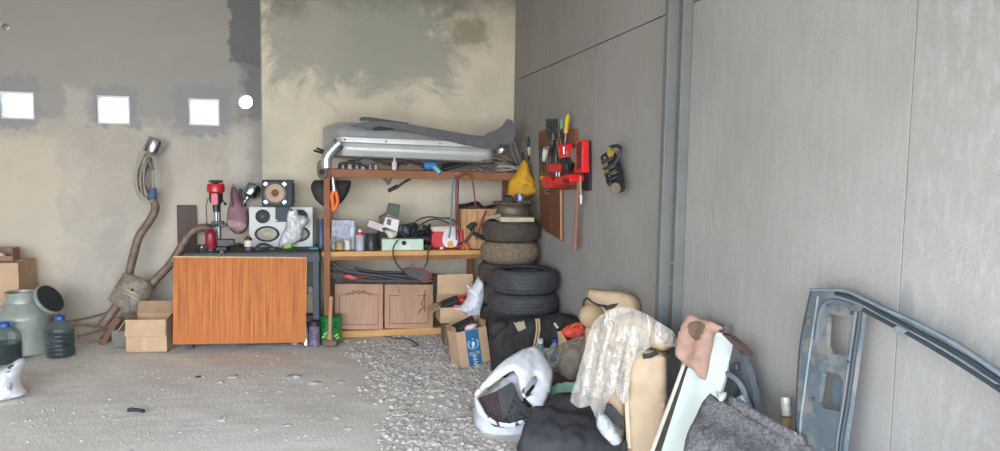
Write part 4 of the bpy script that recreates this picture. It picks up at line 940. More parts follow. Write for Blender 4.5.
simple('clear_cup', 'clear plastic cup with white rim behind the grey spray can', 'cup', MB().lathe([(0, 0), (2.6*u, 0), (3.4*u, 22*u), (3.7*u, 22*u), (3.7*u, 23*u), (3.1*u, 23*u), (2.4*u, 1*u), (0, 1*u)], 20, Matrix.Translation(p)), glassy('clear cup', (214, 220, 226), op=.6), p)
p = onl(360, -.6); u = upx(p)
th = can('spray_can', 'pale grey spray can with red and white top on the lower shelf', p, 4.4*u, 16*u, mat('pale grey can', (176, 182, 190), rough=.35), M_GALV, lid=False)
MB().lathe([(0, 15.6*u), (4*u, 15.6*u), (3.4*u, 18.5*u), (0, 18.5*u)], 20).build('shoulder', M_RED, th, local=True)
MB().lathe([(0, 18*u), (2*u, 18*u), (2*u, 21*u), (0, 21*u)], 14).build('spray_head', M_WHITE, th, local=True)
p = onl(371.5, -.6); u = upx(p)
can('dark_can', 'black metal can right of the pale grey spray can', p, 5.6*u, 17*u, mat('black can', (52, 52, 56), (40, 40, 44), rough=.4, sc=20), M_RED)
p = onl(376, -.45); u = upx(p)
simple('pale_box', 'long pale box tilted across the cans on the lower shelf', 'box', MB().box(p+V((0, 0, 23*u)), (17*u, .12, 7*u), rotm(0, math.radians(22))), mat('pale pink box', (222, 206, 200), rough=.55), p, bevel=.004)
p = onl(402, -.56); u = upx(p)
th = thing('mint_box', 'long mint-green box on the front of the lower shelf', 'box', p)
MB().box((0, 0, 5.6*u), (41*u, .16, 11.2*u)).build('box_body', M_MINT, th, local=True, bevel=.004)
MB().box((-1*u, -.081, 5.6*u), (18*u, .002, 9*u)).build('pale_panel', mat('pale mint', (206, 218, 200), rough=.6), th, local=True)
simple('support_block', 'dark case behind the mint box under the white boxes', 'case', MB().box(onl(392, -.34, .075), (.26, .16, .15)), M_SCR[0], onl(392, -.34), bevel=.008)
PZ = PY(-.48)
def tbox(label, quad, t, m, Y, nm='carton', cat='box', part=None):
    P_ = PY(Y); c = P_(sum(q[0] for q in quad)/4, sum(q[1] for q in quad)/4)
    b = MB().trace(quad, lambda a, b_, n: P_(a, b_, n), t, step=50, sub=False)
    if not part: return simple(nm, label, cat, b, m, c, bevel=.004)
    th = thing(nm, label, cat, c); b.build('box_body', m, th, bevel=.004)
    MB().trace(part[0], lambda a, b_, n: P_(a, b_, n+t/2+.001), .002, step=50, sub=False).build(part[2], part[1], th); return th
tbox('dark green box tilted on top of the white labelled carton', [(389, 203), (400, 205), (397.5, 217), (386.5, 213.5)], .1, mat('dark green grey box', (82, 90, 80), rough=.6), -.42, 'green_box')
tbox('white labelled carton tilted below the dark green box', [(385.5, 216), (399, 219.5), (397, 231.5), (382.5, 225.5)], .12, M_WHITE, -.5, 'label_box', part=([(387, 218), (391, 219), (390, 225), (386, 223.8)], mat('violet print', (112, 84, 118), rough=.6), 'printed_patch'))
tbox('grey-brown carton behind the white labelled carton', [(379, 217), (386, 213), (388, 222), (380, 225)], .12, M_SCR[2], -.36, 'brown_carton')
simple('paper_wad', 'crumpled pale paper packet under the white labelled carton', 'paper', MB().trace(smooth_pts([(382, 228), (390, 230), (397, 232), (396, 237), (390, 238.5), (386, 234)], 3, True), lambda a, b_, n: PY(-.56)(a, b_, n), .06, step=2, mode='puff', edge=3, jit=.01), mat('pale paper', (222, 206, 196), rough=.7), PY(-.56)(390, 238), sharp=60)
simple('teal_rag', 'grey-teal rag lying on the cables right of the white carton', 'rag', MB().trace(smooth_pts([(398, 226), (404, 224), (409, 228), (411, 234), (404, 236), (398, 233)], 3, True), lambda a, b_, n: PY(-.5)(a, b_, n), .08, step=2, mode='puff', edge=4, jit=.015), mat('teal rag', (92, 110, 104), rough=.9, bump=.2), PY(-.5)(404, 236), sharp=80)
# tangle of black cables
rnd = random.Random(21); b = MB()
th = thing('cable_tangle', 'tangle of black cables heaped on the lower shelf between mint box and red charger', 'cable', onl(418, -.45))
for k in range(16):
    x0 = rnd.uniform(398, 425); pts = []
    for j in range(7):
        pts.append(PY(-.45+rnd.uniform(-.12, .1))(x0+rnd.uniform(-3, 3)+j*rnd.uniform(1, 3.6), 240-rnd.uniform(0, 5)-13*math.sin(PI*j/6)*rnd.uniform(.25, 1.05)))
    b.tube(smooth_pts(pts, 4), .008, 6)
b.build('cable_loops', M_DARKP, th)
MB().trace(smooth_pts([(394, 239), (404, 234), (418, 231), (430, 232), (434, 238), (428, 246), (412, 241)], 3, True), lambda a, b_, n: PY(-.42)(a, b_, n), .14, step=3, mode='puff', edge=5, jit=.02).build('cable_bundle', M_DARKP, th, sharp=80)
for q in ((404, 243, 3.0), (427, 246, 3.4)): MB().ball(PY(-.66)(q[0], q[1]), (.02, .02, .02), 10).build('plug', M_DARKP, th)
cord('thin black cable arching above the red charger', ((410, 228), (418, 220), (428, 217), (440, 218), (452, 219), (456, 224)), .006, M_DARKP, P=PY(-.4), nm='thin_cable')
cord('thin brown-black cable arching just below the higher one', ((412, 232), (422, 224), (434, 219), (446, 222), (454, 228)), .006, M_DARKP, P=PY(-.36), nm='thin_cable')
cord('black cable loop drooping below the lower shelf to the scraper', ((398, 240), (394, 246), (393, 254), (397, 264), (404, 271), (413, 273), (422, 270), (427, 262), (428, 252), (432, 244)), .006, M_DARKP, P=PY(-.7), nm='drooping_cable')
# red and white charger
PRD = PY(-.5)
th = thing('battery_charger', 'red and white charger with white oval face on the lower shelf', 'charger', onl(446, -.5))
MB().trace([(431, 232), (436, 228), (462, 228), (463, 238), (461, 247.6), (432, 247.6), (430, 242)], lambda a, b_, n: PRD(a, b_, n), .15, step=8).build('casing', mat('bright red casing', (200, 44, 46), (178, 36, 38), rough=.4), th, bevel=.012)
MB().trace([(430, 226), (444, 225), (458, 224), (459, 229), (446, 231), (431, 231)], lambda a, b_, n: PRD(a, b_, n+.03), .12, step=8).build('carry_handle', mat('pinkish white plastic', (226, 190, 188), rough=.4), th, bevel=.01)
MB().trace(smooth_pts([(448, 226.5), (454, 228), (456.5, 236), (455.5, 244), (449, 246.5), (443, 245), (441, 239), (443, 231)], 3, True), lambda a, b_, n: PRD(a, b_, n+.085), .02, step=3).build('oval_face', mat('white face', (236, 232, 236), rough=.3), th, bevel=.004)
MB().trace([(446, 241), (450, 239), (452, 245), (446, 246)], lambda a, b_, n: PRD(a, b_, n+.1), .01, step=8).build('yellow_mark', mat('yellow mark', (216, 160, 66), rough=.5), th)
MB().box(PRD(440, 247, .09), (.03, .02, .02)).build('label_strip', M_WHITE, th)
# wooden crate of tools
p = onl(476, -.44); u = upx(p); M_CRATE = mat('pale crate wood', (206, 158, 112), (180, 132, 90), rough=.75, sc=8, stretch=(6, 6, .5))
th = thing('wooden_crate', 'upright pale wooden crate of hand tools at the right of the lower shelf', 'crate', p)
for sy, nm in ((-.12, 'front_panel'), (.12, 'back_panel')): MB().box((0, sy, 19.5*u), (34*u, .014, 39*u)).build(nm, M_CRATE, th, local=True, bevel=.002)
for sx in (-1, 1): MB().box((sx*17*u, 0, 19.5*u), (.014, .25, 39*u)).build('side_panel', M_CRATE, th, local=True, bevel=.002)
MB().box((0, 0, .008), (34*u, .24, .014)).build('crate_floor', M_CRATE, th, local=True)
for px in (466.5, 477, 485): MB().box((W(px, 230, -.57).x-p.x, -.128, 19.5*u), (.005, .004, 38*u)).build('plank_gap', M_DARKLINE, th, local=True)
th = thing('tool_roll', 'black tool pouch lying on top of the wooden crate', 'pouch', PY(-.45)(470, 209))
MB().trace(smooth_pts([(457, 205), (466, 203.5), (477, 201), (483, 206), (487, 210), (478, 212), (462, 211)], 3, True), lambda a, b_, n: PY(-.46)(a, b_, n), .16, step=2.5, mode='puff', edge=4, jit=.01).build('pouch_body', M_DARKP, th, sharp=80)
MB().trace(smooth_pts([(470, 211), (476, 203), (481, 207), (484, 210.5)], 2, True), lambda a, b_, n: PY(-.5)(a, b_, n), .08, step=2.5, mode='puff', edge=3).build('grey_flap', M_SCR[1], th, sharp=80)
MB().tube([PY(-.5)(480, 209), PY(-.5)(486, 209)], .012, 8).build('buckle', M_SCR[3], th)
PK = PY(-.62)
th = thing('claw_hammer', 'dark hammer hanging head-up before the wooden crate', 'hammer', PK(470, 240))
MB().tube([PK(474, 228), PK(469, 237), PK(465, 243)], [.014, .013, .017], 10).build('handle', M_DKWOOD, th)
MB().tube([PK(468.5, 229), PK(472, 225), PK(476, 223.5)], [.03, .026, .018], 10).build('hammer_head', M_DKMET, th)
th = thing('orange_grip_tool', 'small tool with orange-brown grip at the foot of the wooden crate', 'tool', PK(466, 250))
MB().tube([PK(463, 243), PK(467, 246), PK(468, 251)], [.02, .028, .02], 10).build('grip', mat('orange brown grip', (190, 104, 44), rough=.5), th)
MB().tube([PK(463, 243), PK(457, 245)], .01, 8).build('blade', M_DKMET, th)
cord('brown strap sloping down across the crate front', ((486, 211), (481, 222), (478, 233), (476, 240)), .009, M_REDC, P=PY(-.6), nm='brown_strap')
simple('dark_lever', 'thick dark lever between the wooden crate and the tyres', 'lever', MB().tube([PK(473, 233), PK(479, 236), PK(485, 239)], [.016, .02, .018], 10), M_DKMET, PK(479, 237))
# ------------------------------------------------------------------ between the shelves
PT = PY(-.5); zdr = W(380, 284, -.5).z
th = thing('trim_bundle', 'bundle of black and red car trim strips lying on the cabinet doors', 'car trim', PT(385, 282))
strips = [(((331, 262), (340, 269), (356, 273), (380, 276), (410, 281), (440, 281)), 0), (((331, 268), (345, 272), (365, 274), (400, 276), (430, 276)), 0), (((333, 264), (343, 272), (352, 277), (370, 279)), 1), (((350, 273), (372, 274), (395, 277), (412, 280)), 1),
          (((354, 267.5), (370, 272), (395, 273), (420, 274), (447, 276)), 0), (((330, 273), (345, 278), (370, 281), (400, 281), (425, 282)), 2), (((332, 277), (350, 280), (375, 279), (395, 276)), 2), (((358, 273.5), (375, 274.5), (392, 276), (407, 276.6)), 3), (((420, 278), (434, 279), (446, 279)), 1)]
M_RT = mat('red trim', (186, 52, 50), (150, 40, 40), rough=.5)
for k, (q, mi) in enumerate(strips):
    pp = [PY(-.62+.03*(k % 5))(*a) for a in smooth_pts(q, 4)]
    MB().tube(pp, .011 if mi != 3 else .008, 8, flat=1.5).build('trim_strip', [M_DARKP, M_RT, M_SCR[0], M_WHITE][mi], th)
th = thing('red_triangle', 'red plastic wedge sticking out of the trim bundle by the post', 'car part', PT(348, 279))
MB().trace([(343, 276), (349, 274), (358, 278), (352, 279.5)], lambda a, b_, n: PY(-.64)(a, b_, n), .02, step=8).build('wedge_body', mat('orange red', (208, 66, 56), rough=.5), th, bevel=.003)
PBR = PY(-.7)
th = thing('rubber_scraper', 'dark grey scraper with red edging hanging on the drooping cable', 'scraper', PBR(418, 281))
MB().trace([(402, 269), (410, 267), (422, 268), (430, 273), (429, 280), (424, 281.5), (418, 280), (408, 276)], lambda a, b_, n: PBR(a, b_, n), .05, step=4).build('scraper_body', mat('dark grey rubber', (84, 78, 78), rough=.7), th, bevel=.008)
MB().tube([PBR(*q, .028) for q in ((410, 266.5), (423, 268), (430.5, 273), (429.5, 280.5), (424, 281.5), (421, 279), (424, 275))], .006, 8).build('red_edging', mat('dull red edging', (178, 78, 82), rough=.6), th)
MB().bar(PBR(411, 271), PBR(411.5, 264), .04, .025, up=(0, 1, 0)).build('hanger_tab', mat('dull violet tab', (120, 98, 104), rough=.6), th)
# cabinet doors leaning under the shelf
def cab_door(label, q, motif, tilt=0.0):
    (x0, y0), (x1, y1) = q; P_ = Pl.three(W(x0, y1, -.56), W(x1, y1, -.56), W((x0+x1)/2, y0, -.47))
    th = thing('cabinet_door', label, 'cabinet door', P_((x0+x1)/2, y1))
    MB().trace([(x0, y0), (x1, y0+tilt), (x1, y1), (x0, y1)], lambda a, b_, n: P_(a, b_, n), .02, step=60, sub=False).build('door_panel', M_DOOR, th, bevel=.003)
    for a, c in (((x0+5, y0+11), (x0+5, y1-5)), ((x1-5, y0+11), (x1-5, y1-5)), ((x0+5, y1-5), (x1-5, y1-5)), ((x0+5, y0+11), (x0+15, y0+11)), ((x1-15, y0+11), (x1-5, y0+11))):
        MB().tube([P_(*a, .0102), P_(*c, .0102)], .0026, 6).build('groove_line', M_DARKLINE, th)
    for m_ in motif: MB().tube([P_(a, b_, .012) for a, b_ in smooth_pts(m_, 4)], .0042, 6).build('carved_scroll', M_DARKLINE, th)
    return th
cx = 359
cab_door('left brown cabinet door with carved scroll, under the lower shelf', ((334.5, 284), (383, 329.5)),
         [[(cx-14, 294), (cx-8, 293), (cx-5, 290.5), (cx-2, 292.5), (cx, 290.5), (cx+2, 292.5), (cx+5, 290.5), (cx+8, 293), (cx+14, 294)], [(cx-7, 294.5), (cx-3, 292), (cx, 294), (cx+3, 292), (cx+7, 294.5)]])
cab_door('right brown cabinet door with scroll on its side, under the lower shelf', ((384.5, 284.5), (433, 328.5)),
         [[(424, 294), (423, 300), (421, 304), (424, 307), (420, 310), (418, 314)], [(425, 290), (424.5, 312)], [(399, 289), (400, 293)]])
# ------------------------------------------------------------------ at the foot of the post
p = F(331, 346); u = upx(p)
M_GREEN = mat('green tin paint', (32, 128, 66), (24, 108, 56), rough=.3, coat=.3)
p = p+V((0, .13, 0))
th = can('oil_tin', 'green oil tin with a black 2 standing by the rack post', p, 11*u, 28*u, M_GREEN, M_GALV, lid=False, rim=.004)
def lettering(txt, size, loc, rot, m, parent, nm='lettering', ext=.0015):
    c = bpy.data.curves.new(nm, 'FONT'); c.body = txt; c.size = size; c.extrude = ext; c.align_x = 'CENTER'; c.align_y = 'CENTER'
    t = bpy.data.objects.new(nm, c); dg = None
    COL.objects.link(t); bpy.context.view_layer.update(); me = bpy.data.meshes.new_from_object(t.evaluated_get(bpy.context.evaluated_depsgraph_get()))
    COL.objects.unlink(t); bpy.data.objects.remove(t)
    o = bpy.data.objects.new(nm, me); COL.objects.link(o); me.materials.clear(); me.materials.append(m); o.parent = parent; o.location = loc; o.rotation_euler = rot
    return o
def wrap(o, r):                       # bend flat lettering round a tin of radius r (local x along the arc)
    for v in o.data.vertices:
        a = v.co.x/r; v.co = V(((r+v.co.z)*math.sin(a), v.co.y, (r+v.co.z)*math.cos(a)-r))
M_INK = mat('black ink', (18, 24, 20), rough=.5)
o = lettering('2', 8.5*u, (-6.8*u, -8.9*u, 19.5*u), (PI/2, 0, -.64), M_INK, th); wrap(o, 11*u)
o = lettering('2', 8.5*u, (4*u, -10.4*u, 19.5*u), (PI/2, 0, .35), M_INK, th); wrap(o, 11*u)
for k, (px, z) in enumerate(((-7, 7), (-5, 10.5), (5, 8), (6, 5))):
    MB().bar((px*u-2*u, -(121-px*px)**.5*u*1.0-.003, z*u), (px*u+2*u, -(121-px*px)**.5*u*1.0-.003, (z+2.5)*u), 1.2*u, .004, up=(0, 1, 0)).build('printed_flash', mat('yellow print', (206, 206, 96), rough=.5), th, local=True)
p = F(332, 347); PM = Pl.three(F(326, 346.5), F(334, 346.5), W(331, 297, -.74))
th = thing('mallet', 'wooden-handled mallet stood on its head before the green tin', 'mallet', F(330, 346.5))
MB().tube([PM(330.5, 342, .02), PM(330.5, 330, .02), PM(330.8, 318, .02), PM(331.5, 297, .02)], [.026, .016, .018, .021], 12).build('handle', mat('worn ash handle', (176, 134, 100), (150, 108, 78), rough=.7, sc=9, stretch=(6, 6, .6)), th)
MB().trace([(322, 343), (325, 340), (336, 340), (338, 343), (336, 346.6), (325, 346.6)], lambda a, b_, n: PM(a, b_, n+.02), .07, step=10).build('mallet_head', mat('dirty mallet head', (122, 92, 76), (96, 72, 60), rough=.85), th, bevel=.008)
p = F(306, 346); u = upx(p)
th = can('aerosol_can', 'shiny slim aerosol can with dark cap beside the veneered board', p+V((0, .04, 0)), 4.2*u, 18*u, M_CHROME, M_DARKP, lid=False)
MB().lathe([(0, 18*u), (3.9*u, 18*u), (3.7*u, 22.5*u), (0, 23*u)], 20).build('cap', M_DARKP, th, local=True)
p = F(314.5, 347); u = upx(p)
th = can('patterned_can', 'dark can with lilac pattern and black lid left of the green tin', p+V((0, .06, 0)), 5.6*u, 20*u, mat('lilac pattern', (134, 112, 138), (66, 62, 70), rough=.5, sc=38, contrast=.25), M_DARKP, lid=False)
MB().lathe([(0, 20*u), (5.4*u, 20*u), (5.4*u, 25*u), (0, 25.5*u)], 20).build('cap', M_DARKP, th, local=True)
p = V((W(311, 320, -.52).x, -.52, 0)); u = upx(p)
bottle('cream_jug', 'cream plastic jug under the workbench right end', p, 6*u, 52*u, M_CREAM, M_WHITE, neck=.5, capr=.55, shoulder=.1)
# ================================================================== TYRES
def make_tyre(name, label, Rr, hole, hh, loc, rz, group, chev=False, tint=None):
    th = thing(name, label, 'tyre', loc, rz, group)
    mt = tint or M_BLK
    w_ = hh; pr = [(hole, .018), (hole+.012, .006), (hole+.05, .0), (Rr-.05, .006), (Rr-.022, .022), (Rr-.012, .04), (Rr-.012, w_-.04), (Rr-.022, w_-.022), (Rr-.05, w_-.006), (hole+.05, w_), (hole+.012, w_-.006), (hole, w_-.018), (hole+.012, w_-.03), (Rr-.045, w_-.04), (Rr-.035, w_*.5), (Rr-.045, .04), (hole+.012, .03)]
    MB().lathe(pr, 48, closed=True).build('sidewall', mt, th, local=True, sharp=50)
    b = MB(); ribs = 5; n = 56
    z0, z1 = .03, w_-.03; rw = (z1-z0)/ribs
    for k in range(ribs):
        za_, zb_ = z0+k*rw+.003, z0+(k+1)*rw-.003; e0 = .010 if k in (0, ribs-1) else 0
        for j in range(n):
            sk = (.5 if k % 2 else 0) if not chev else abs(k-2)*.4
            a0, a1 = (j+sk+.08)/n*2*PI, (j+sk+.9)/n*2*PI; s_ = (.35 if chev else .15)*2*PI/n*(1 if k >= 2 else -1)
            ro, ri = Rr, Rr-.016
            vs = []
            for (a, z, s2) in ((a0, za_, 0), (a1, za_, 0), (a1, zb_, s_), (a0, zb_, s_)):
                out = Rr-(e0 if (z == za_ and k == 0) or (z == zb_ and k == ribs-1) else 0)
                vs += [V((ri*math.cos(a+s2), ri*math.sin(a+s2), z)), V((out*math.cos(a+s2), out*math.sin(a+s2), z))]
            b.add(vs, [(1, 3, 5, 7), (0, 1, 7, 6), (0, 2, 3, 1), (2, 4, 5, 3), (4, 6, 7, 5)])
    b.build('tread', mt, th, local=True, flat=True)
    return th
Rf = .28; cf = V((-.29, -1.56, 0)); HF = W(527, 268, -1.56).z/4
M_TYD = mat('dark grey tyre rubber', (58, 58, 60), (74, 73, 73), rough=.7, sc=10, bump=.05)
M_TYB = mat('dusty tyre rubber', (94, 83, 73), (64, 57, 51), rough=.85, sc=12, bump=.08)
M_TYS = mat('sandy muddy tyre rubber', (150, 131, 108), (98, 86, 73), rough=.9, sc=30, bump=.1)
G1 = 'tyres in the front stack'
labs = ['bottom tyre of the front stack, hidden behind the black bag', 'second tyre from the floor in the front stack, behind the black bag', 'third tyre of the front stack, just above the black bag', 'top tyre of the front stack with open dark hole']
for k in range(4):
    q = cf+V((.008*(k % 2), .006*k, k*HF+.0))
    t = make_tyre('tyre', labs[k], Rf, .172, HF-.002, q, k*.7, G1, tint=M_TYD) if k == 0 else copy_thing(t0, q, k*.7, labs[k])
    if k == 0: t0 = t
Rb = .252; cb = V((-.262, -1.0, 0))
labs = ['lowest tyre of the corner stack, behind the front stack', 'second tyre from the floor in the corner stack', 'dusty tyre in the middle of the corner stack, half behind the front stack', 'fourth tyre from the floor in the corner stack, showing left of the front stack', 'sandy tyre second from the top of the corner stack', 'top tyre of the corner stack, under the steel wheel rim']
zt_ = W(512, 222, cb.y-Rb).z
HB = zt_/6
for k in range(6):
    q = cb+V((-.03 if k < 4 else .008*(k-4)-.004, 0, k*HB))
    if k == 0: t1 = make_tyre('tyre', labs[0], Rb, .165, HB-.002, q, 0, 'tyres in the corner stack', tint=M_TYB)
    elif k == 4: make_tyre('tyre', labs[k], Rb, .165, HB-.002, q, .3, 'tyres in the corner stack', chev=True, tint=M_TYS)
    else: copy_thing(t1, q, k*.9, labs[k])
zt2 = 6*HB
simple('foam_slab', 'cream slab lying under the steel wheel rim on the corner stack', 'slab', MB().box(cb+V((.0, -.1, zt2+.018)), (.29, .26, .036)).wob(.012, 12), mat('cream slab', (196, 184, 156), (170, 156, 130), rough=.9), cb+V((0, -.08, zt2)), bevel=.006)
p = cb+V((-.0, -.06, zt2+.038)); 
th = thing('steel_disc_wheel', 'bare steel wheel rim lying on top of the corner tyre stack', 'wheel rim', p)
MB().lathe([(.15, 0), (.163, .004), (.163, .012), (.146, .02), (.136, .05), (.136, .075), (.155, .1), (.17, .106), (.176, .12), (.169, .12), (.163, .112), (.15, .105), (.131, .08), (.129, .05), (.139, .016)], 40, closed=True).build('rim_barrel', mat('dirty steel rim', (122, 108, 94), (90, 80, 72), rough=.5, metal=.5, sc=14), th, local=True)
MB().lathe([(.035, .05), (.06, .055), (.1, .045), (.132, .06), (.132, .052), (.1, .037), (.06, .046), (.035, .042)], 32, closed=True).build('rim_disc', M_DKMET, th, local=True)
p2 = p+V((0, 0, .122)); u = upx(p2)
th = thing('tape_roll', 'blue and white roll lying on the wheel rim', 'roll', p2+V((.03, -.1, 0)))
MB().lathe([(0, -.03), (.036, -.03), (.036, .03), (0, .03)], 20, Matrix.Translation((0, 0, .034)) @ rotm(0, PI/2)).build('roll_body', mat('blue wrapper', (58, 78, 150), rough=.35), th, local=True)
MB().lathe([(0, -.012), (.0375, -.012), (.0375, .012), (0, .012)], 20, Matrix.Translation((-.004, 0, .034)) @ rotm(0, PI/2)).build('white_band', M_WHITE, th, local=True)
simple('dark_grip', 'dark blue-grey tool head on the wheel rim left of the blue roll', 'tool', MB().box(p2+V((-.07, -.1, .028)), (.07, .06, .05), rotm(.3)).tube([p2+V((-.11, -.1, .005)), p2+V((-.112, -.1, .09))], .012, 8), M_SCR[0], p2+V((-.07, -.1, 0)), bevel=.006)
simple('steel_spanner', 'bright flat spanner lying across the wheel rim front', 'spanner', MB().bar(p2+V((.0, -.16, .012)), p2+V((.12, -.14, -.0)), .02, .008), M_GALV, p2+V((.05, -.15, 0)), bevel=.002)
simple('steel_pipe', 'dark bar lying from the tool pouch to the wheel rim', 'bar', MB().tube([PY(-.5)(478, 209), PY(-.45)(497, 205)], .014, 8), M_DKMET, PY(-.5)(488, 207))
simple('wood_chock', 'greyish wood block on the corner stack left of the cream slab', 'block', MB().bar(cb+V((-.25, -.1, zt2+.02)), cb+V((-.12, -.14, zt2+.05)), .05, .03), mat('grey wood', (150, 138, 120), rough=.9), cb+V((-.2, -.1, zt2)), bevel=.004)
# ================================================================== BOXES AND BAG BEFORE THE TYRES
M_BAGB = mat('black bag cloth', (50, 47, 46), (38, 36, 35), rough=.8, sc=9, bump=.12, bsc=50)
M_BEIGE = mat('beige seat foam leather', (184, 158, 128), (166, 140, 112), rough=.65, sc=10, bump=.06, bsc=60)
M_FILM = glassy('clear wrinkled film', (226, 220, 212), op=.2, rough=.16, grain=.4, sc=11, spread=.08, ridge=.32)
M_FILM2 = glassy('clear bag film', (206, 202, 194), op=.13, rough=.14, grain=.4, sc=11, spread=.06, ridge=.32, stretch=(1, 1, .6))
M_SEATD = mat('charcoal seat cloth', (70, 66, 70), (54, 51, 54), rough=.85, sc=16, bump=.1)
M_SEATB = mat('black seat vinyl', (42, 41, 44), (34, 33, 36), rough=.55, sc=10, bump=.05)
M_MINTP = mat('pale mint car paint', (216, 222, 214), (206, 213, 206), rough=.25, sc=2, coat=.5)
M_CREAME = mat('cream edge', (222, 214, 196), rough=.5)
M_DKEDGE = mat('rusty dark sill', (78, 66, 56), (50, 44, 40), rough=.8, sc=26)
M_FELT = mat('grey felt', (112, 107, 106), (72, 69, 70), rough=1, sc=85, bump=.35, bsc=130, contrast=.28)
def carpet_patch(name):
    m = mat(name, (176, 140, 124), (160, 124, 108), rough=.95, sc=26, bump=.2); return m
# carton with red wires and a white bag, on a rough crate
p = F(460, 347); u = upx(p)
th = thing('wooden_crate', 'rough wooden crate on the gravel under the cluttered open carton', 'crate', p+V((0, .13, 0)))
zc = 24*u
MB().box((3*u, -.1, 15*u), (28*u, .02, 15*u)).build('upper_board', M_CRATE, th, local=True, bevel=.002)
MB().box((3*u, -.1, 4.6*u), (28*u, .02, 7*u)).build('lower_board', M_CRATE, th, local=True, bevel=.002)
MB().box((-13*u, -.0, 12*u), (3*u, .2, 24*u)).build('side_board', mat('greyed crate wood', (138, 112, 92), rough=.9), th, local=True, bevel=.002)
MB().box((3*u, .1, 12*u), (28*u, .02, 22*u)).build('back_board', M_CRATE, th, local=True)
MB().box((2*u, 0, 23*u), (30*u, .2, 1.5*u)).build('top_board', M_CRATE, th, local=True)
pc2 = p+V((0, .13, zc))
th = open_box('junk_carton', 'open carton of wires and packets with tall back flap, on the rough crate', pc2, 0, 40*u, .24, 16*u, flaps=(1, 1, 1, 0), ang=(2.9, -.04, 1.9, 1), fl=10*u)
q = MB().box((-.5*u, .118, 30*u), (37*u, .006, 30*u)); q.build('tall_flap', M_CARD, th, local=True)
simple('black_case', 'black box lying in the open carton left of the red wires', 'case', MB().box(pc2+V((-8*u, -.02, 17*u)), (17*u, .1, 9*u), rotm(.3, -.35)), M_DARKP, pc2+V((-8*u, -.02, 12*u)), bevel=.006)
rnd = random.Random(9); b = MB()
th = thing('red_wires', 'bunch of red wires coiled in the open carton', 'wire', pc2+V((0, 0, 19*u)))
for k in range(9):
    x0 = rnd.uniform(-6, 0)*u; pts = [pc2+V((x0+j*2.6*u, rnd.uniform(-.05, .06), (18+.75*j+rnd.uniform(-.6, 4))*u)) for j in range(5)]
    b.tube(smooth_pts(pts, 4), .008, 6)
b.build('wire_loops', mat('red wire', (206, 58, 44), rough=.4), th)
simple('red_packet', 'red and white packet at the front of the open carton', 'packet', MB().box(pc2+V((1*u, -.1, 13*u)), (15*u, .05, 7*u), rotm(.4, .12)), mat('red white packet', (206, 66, 66), (228, 214, 210), rough=.4, sc=18), pc2+V((1*u, -.1, 10*u)), bevel=.004)
simple('green_packet', 'small green packet between the red packet and the white bag', 'packet', MB().box(pc2+V((8*u, -.09, 15*u)), (4*u, .04, 6*u), rotm(.2, -.3)), mat('green packet', (96, 152, 82), rough=.4), pc2+V((8*u, -.09, 12*u)), bevel=.003)
PQ = PY(pc2.y-.12)
th = thing('white_bag', 'white carrier bag bulging upright from the open carton', 'bag', PQ(473, 318))
MB().trace(smooth_pts([(478, 276.5), (481, 279), (484, 281), (484.5, 293), (483, 304), (480, 312), (474, 315), (466, 315), (459, 309), (463, 303), (467, 297), (467, 290), (466, 286), (468, 283.5), (471, 286), (475, 282)], 3, True), lambda a, b_, n: PQ(a, b_, n), .18, step=2.2, mode='puff', edge=8, jit=.02, seed=6).build('bag_body', M_WBAG, th, sharp=80)
MB().trace([(466, 304), (478, 303), (478, 313), (466, 314)], lambda a, b_, n: PQ(a, b_, n+.085), .01, step=4).build('bag_print', mat('grey bag print', (204, 206, 214), rough=.4), th)
# carton with the blue emblem
p0, p1 = F(461, 368.5), F(491, 364.5); u = upx((p0+p1)/2); wv_ = (p1-p0); wc = wv_.length; rzc = math.atan2(wv_.y, wv_.x); hc_ = 37*u; dc = .17
ctr = (p0+p1)/2+V((-math.sin(rzc), math.cos(rzc), 0))*dc/2
th = thing('emblem_carton', 'open carton with a blue emblem panel, leaning before the tyres', 'box', ctr, rot=(-.08, -.12, rzc))
t = .006; b = MB(); b.box((0, 0, t), (wc, dc, t))
for sx in (-1, 1): b.box((sx*(wc-t)/2, 0, hc_/2), (t, dc, hc_))
for sy in (-1, 1): b.box((0, sy*(dc-t)/2, hc_/2), (wc-2*t, t, hc_))
b.build('carton_body', M_CARD, th, local=True)
for s in (-1, 1): MB().box((s*(wc/2-.002), 0, hc_+.02), (.006, dc*.9, .05), rotm(0, s*.25)).build('flap', M_CARDI, th, local=True)
yf = -dc/2-.0015; lw, lx = wc*.43, wc*.0
MB().box((lx, yf, hc_*.5), (lw, .002, hc_*.97)).build('blue_panel', mat('blue print', (48, 106, 142), (40, 94, 132), rough=.6), th, local=True)
M_LB = mat('pale blue ink', (150, 196, 214), rough=.6); M_LW = mat('white ink', (232, 236, 240), rough=.6)
ey = yf-.0015; ez = hc_*.6
for s in (-1, 1):                                            # two laurel branches
    pts = [V((lx+s*lw*.36*math.sin(a), ey, ez-lw*.36*math.cos(a))) for a in [.2+i*.2 for i in range(12)]]
    MB().tube(pts, .0045, 6).build('laurel_branch', M_LB, th, local=True)
    for i in range(1, 11, 2):
        a = .2+i*.2; c_ = V((lx+s*lw*.36*math.sin(a), ey, ez-lw*.36*math.cos(a))); MB().ball(c_+V((s*.006, 0, .004)), (.007, .0012, .0045), 8).build('laurel_leaf', M_LB, th, local=True)
b = MB(); b.ball((lx, ey, ez+.0*u), (lw*.14, .0015, lw*.18), 12); b.ball((lx-.004, ey, ez-lw*.2), (lw*.07, .0015, lw*.12), 10); b.build('emblem_hand', M_LW, th, local=True)
b = MB(); b.ball((lx, ey, ez+lw*.34), (lw*.1, .0015, lw*.07), 10); b.build('emblem_grain', M_LB, th, local=True)
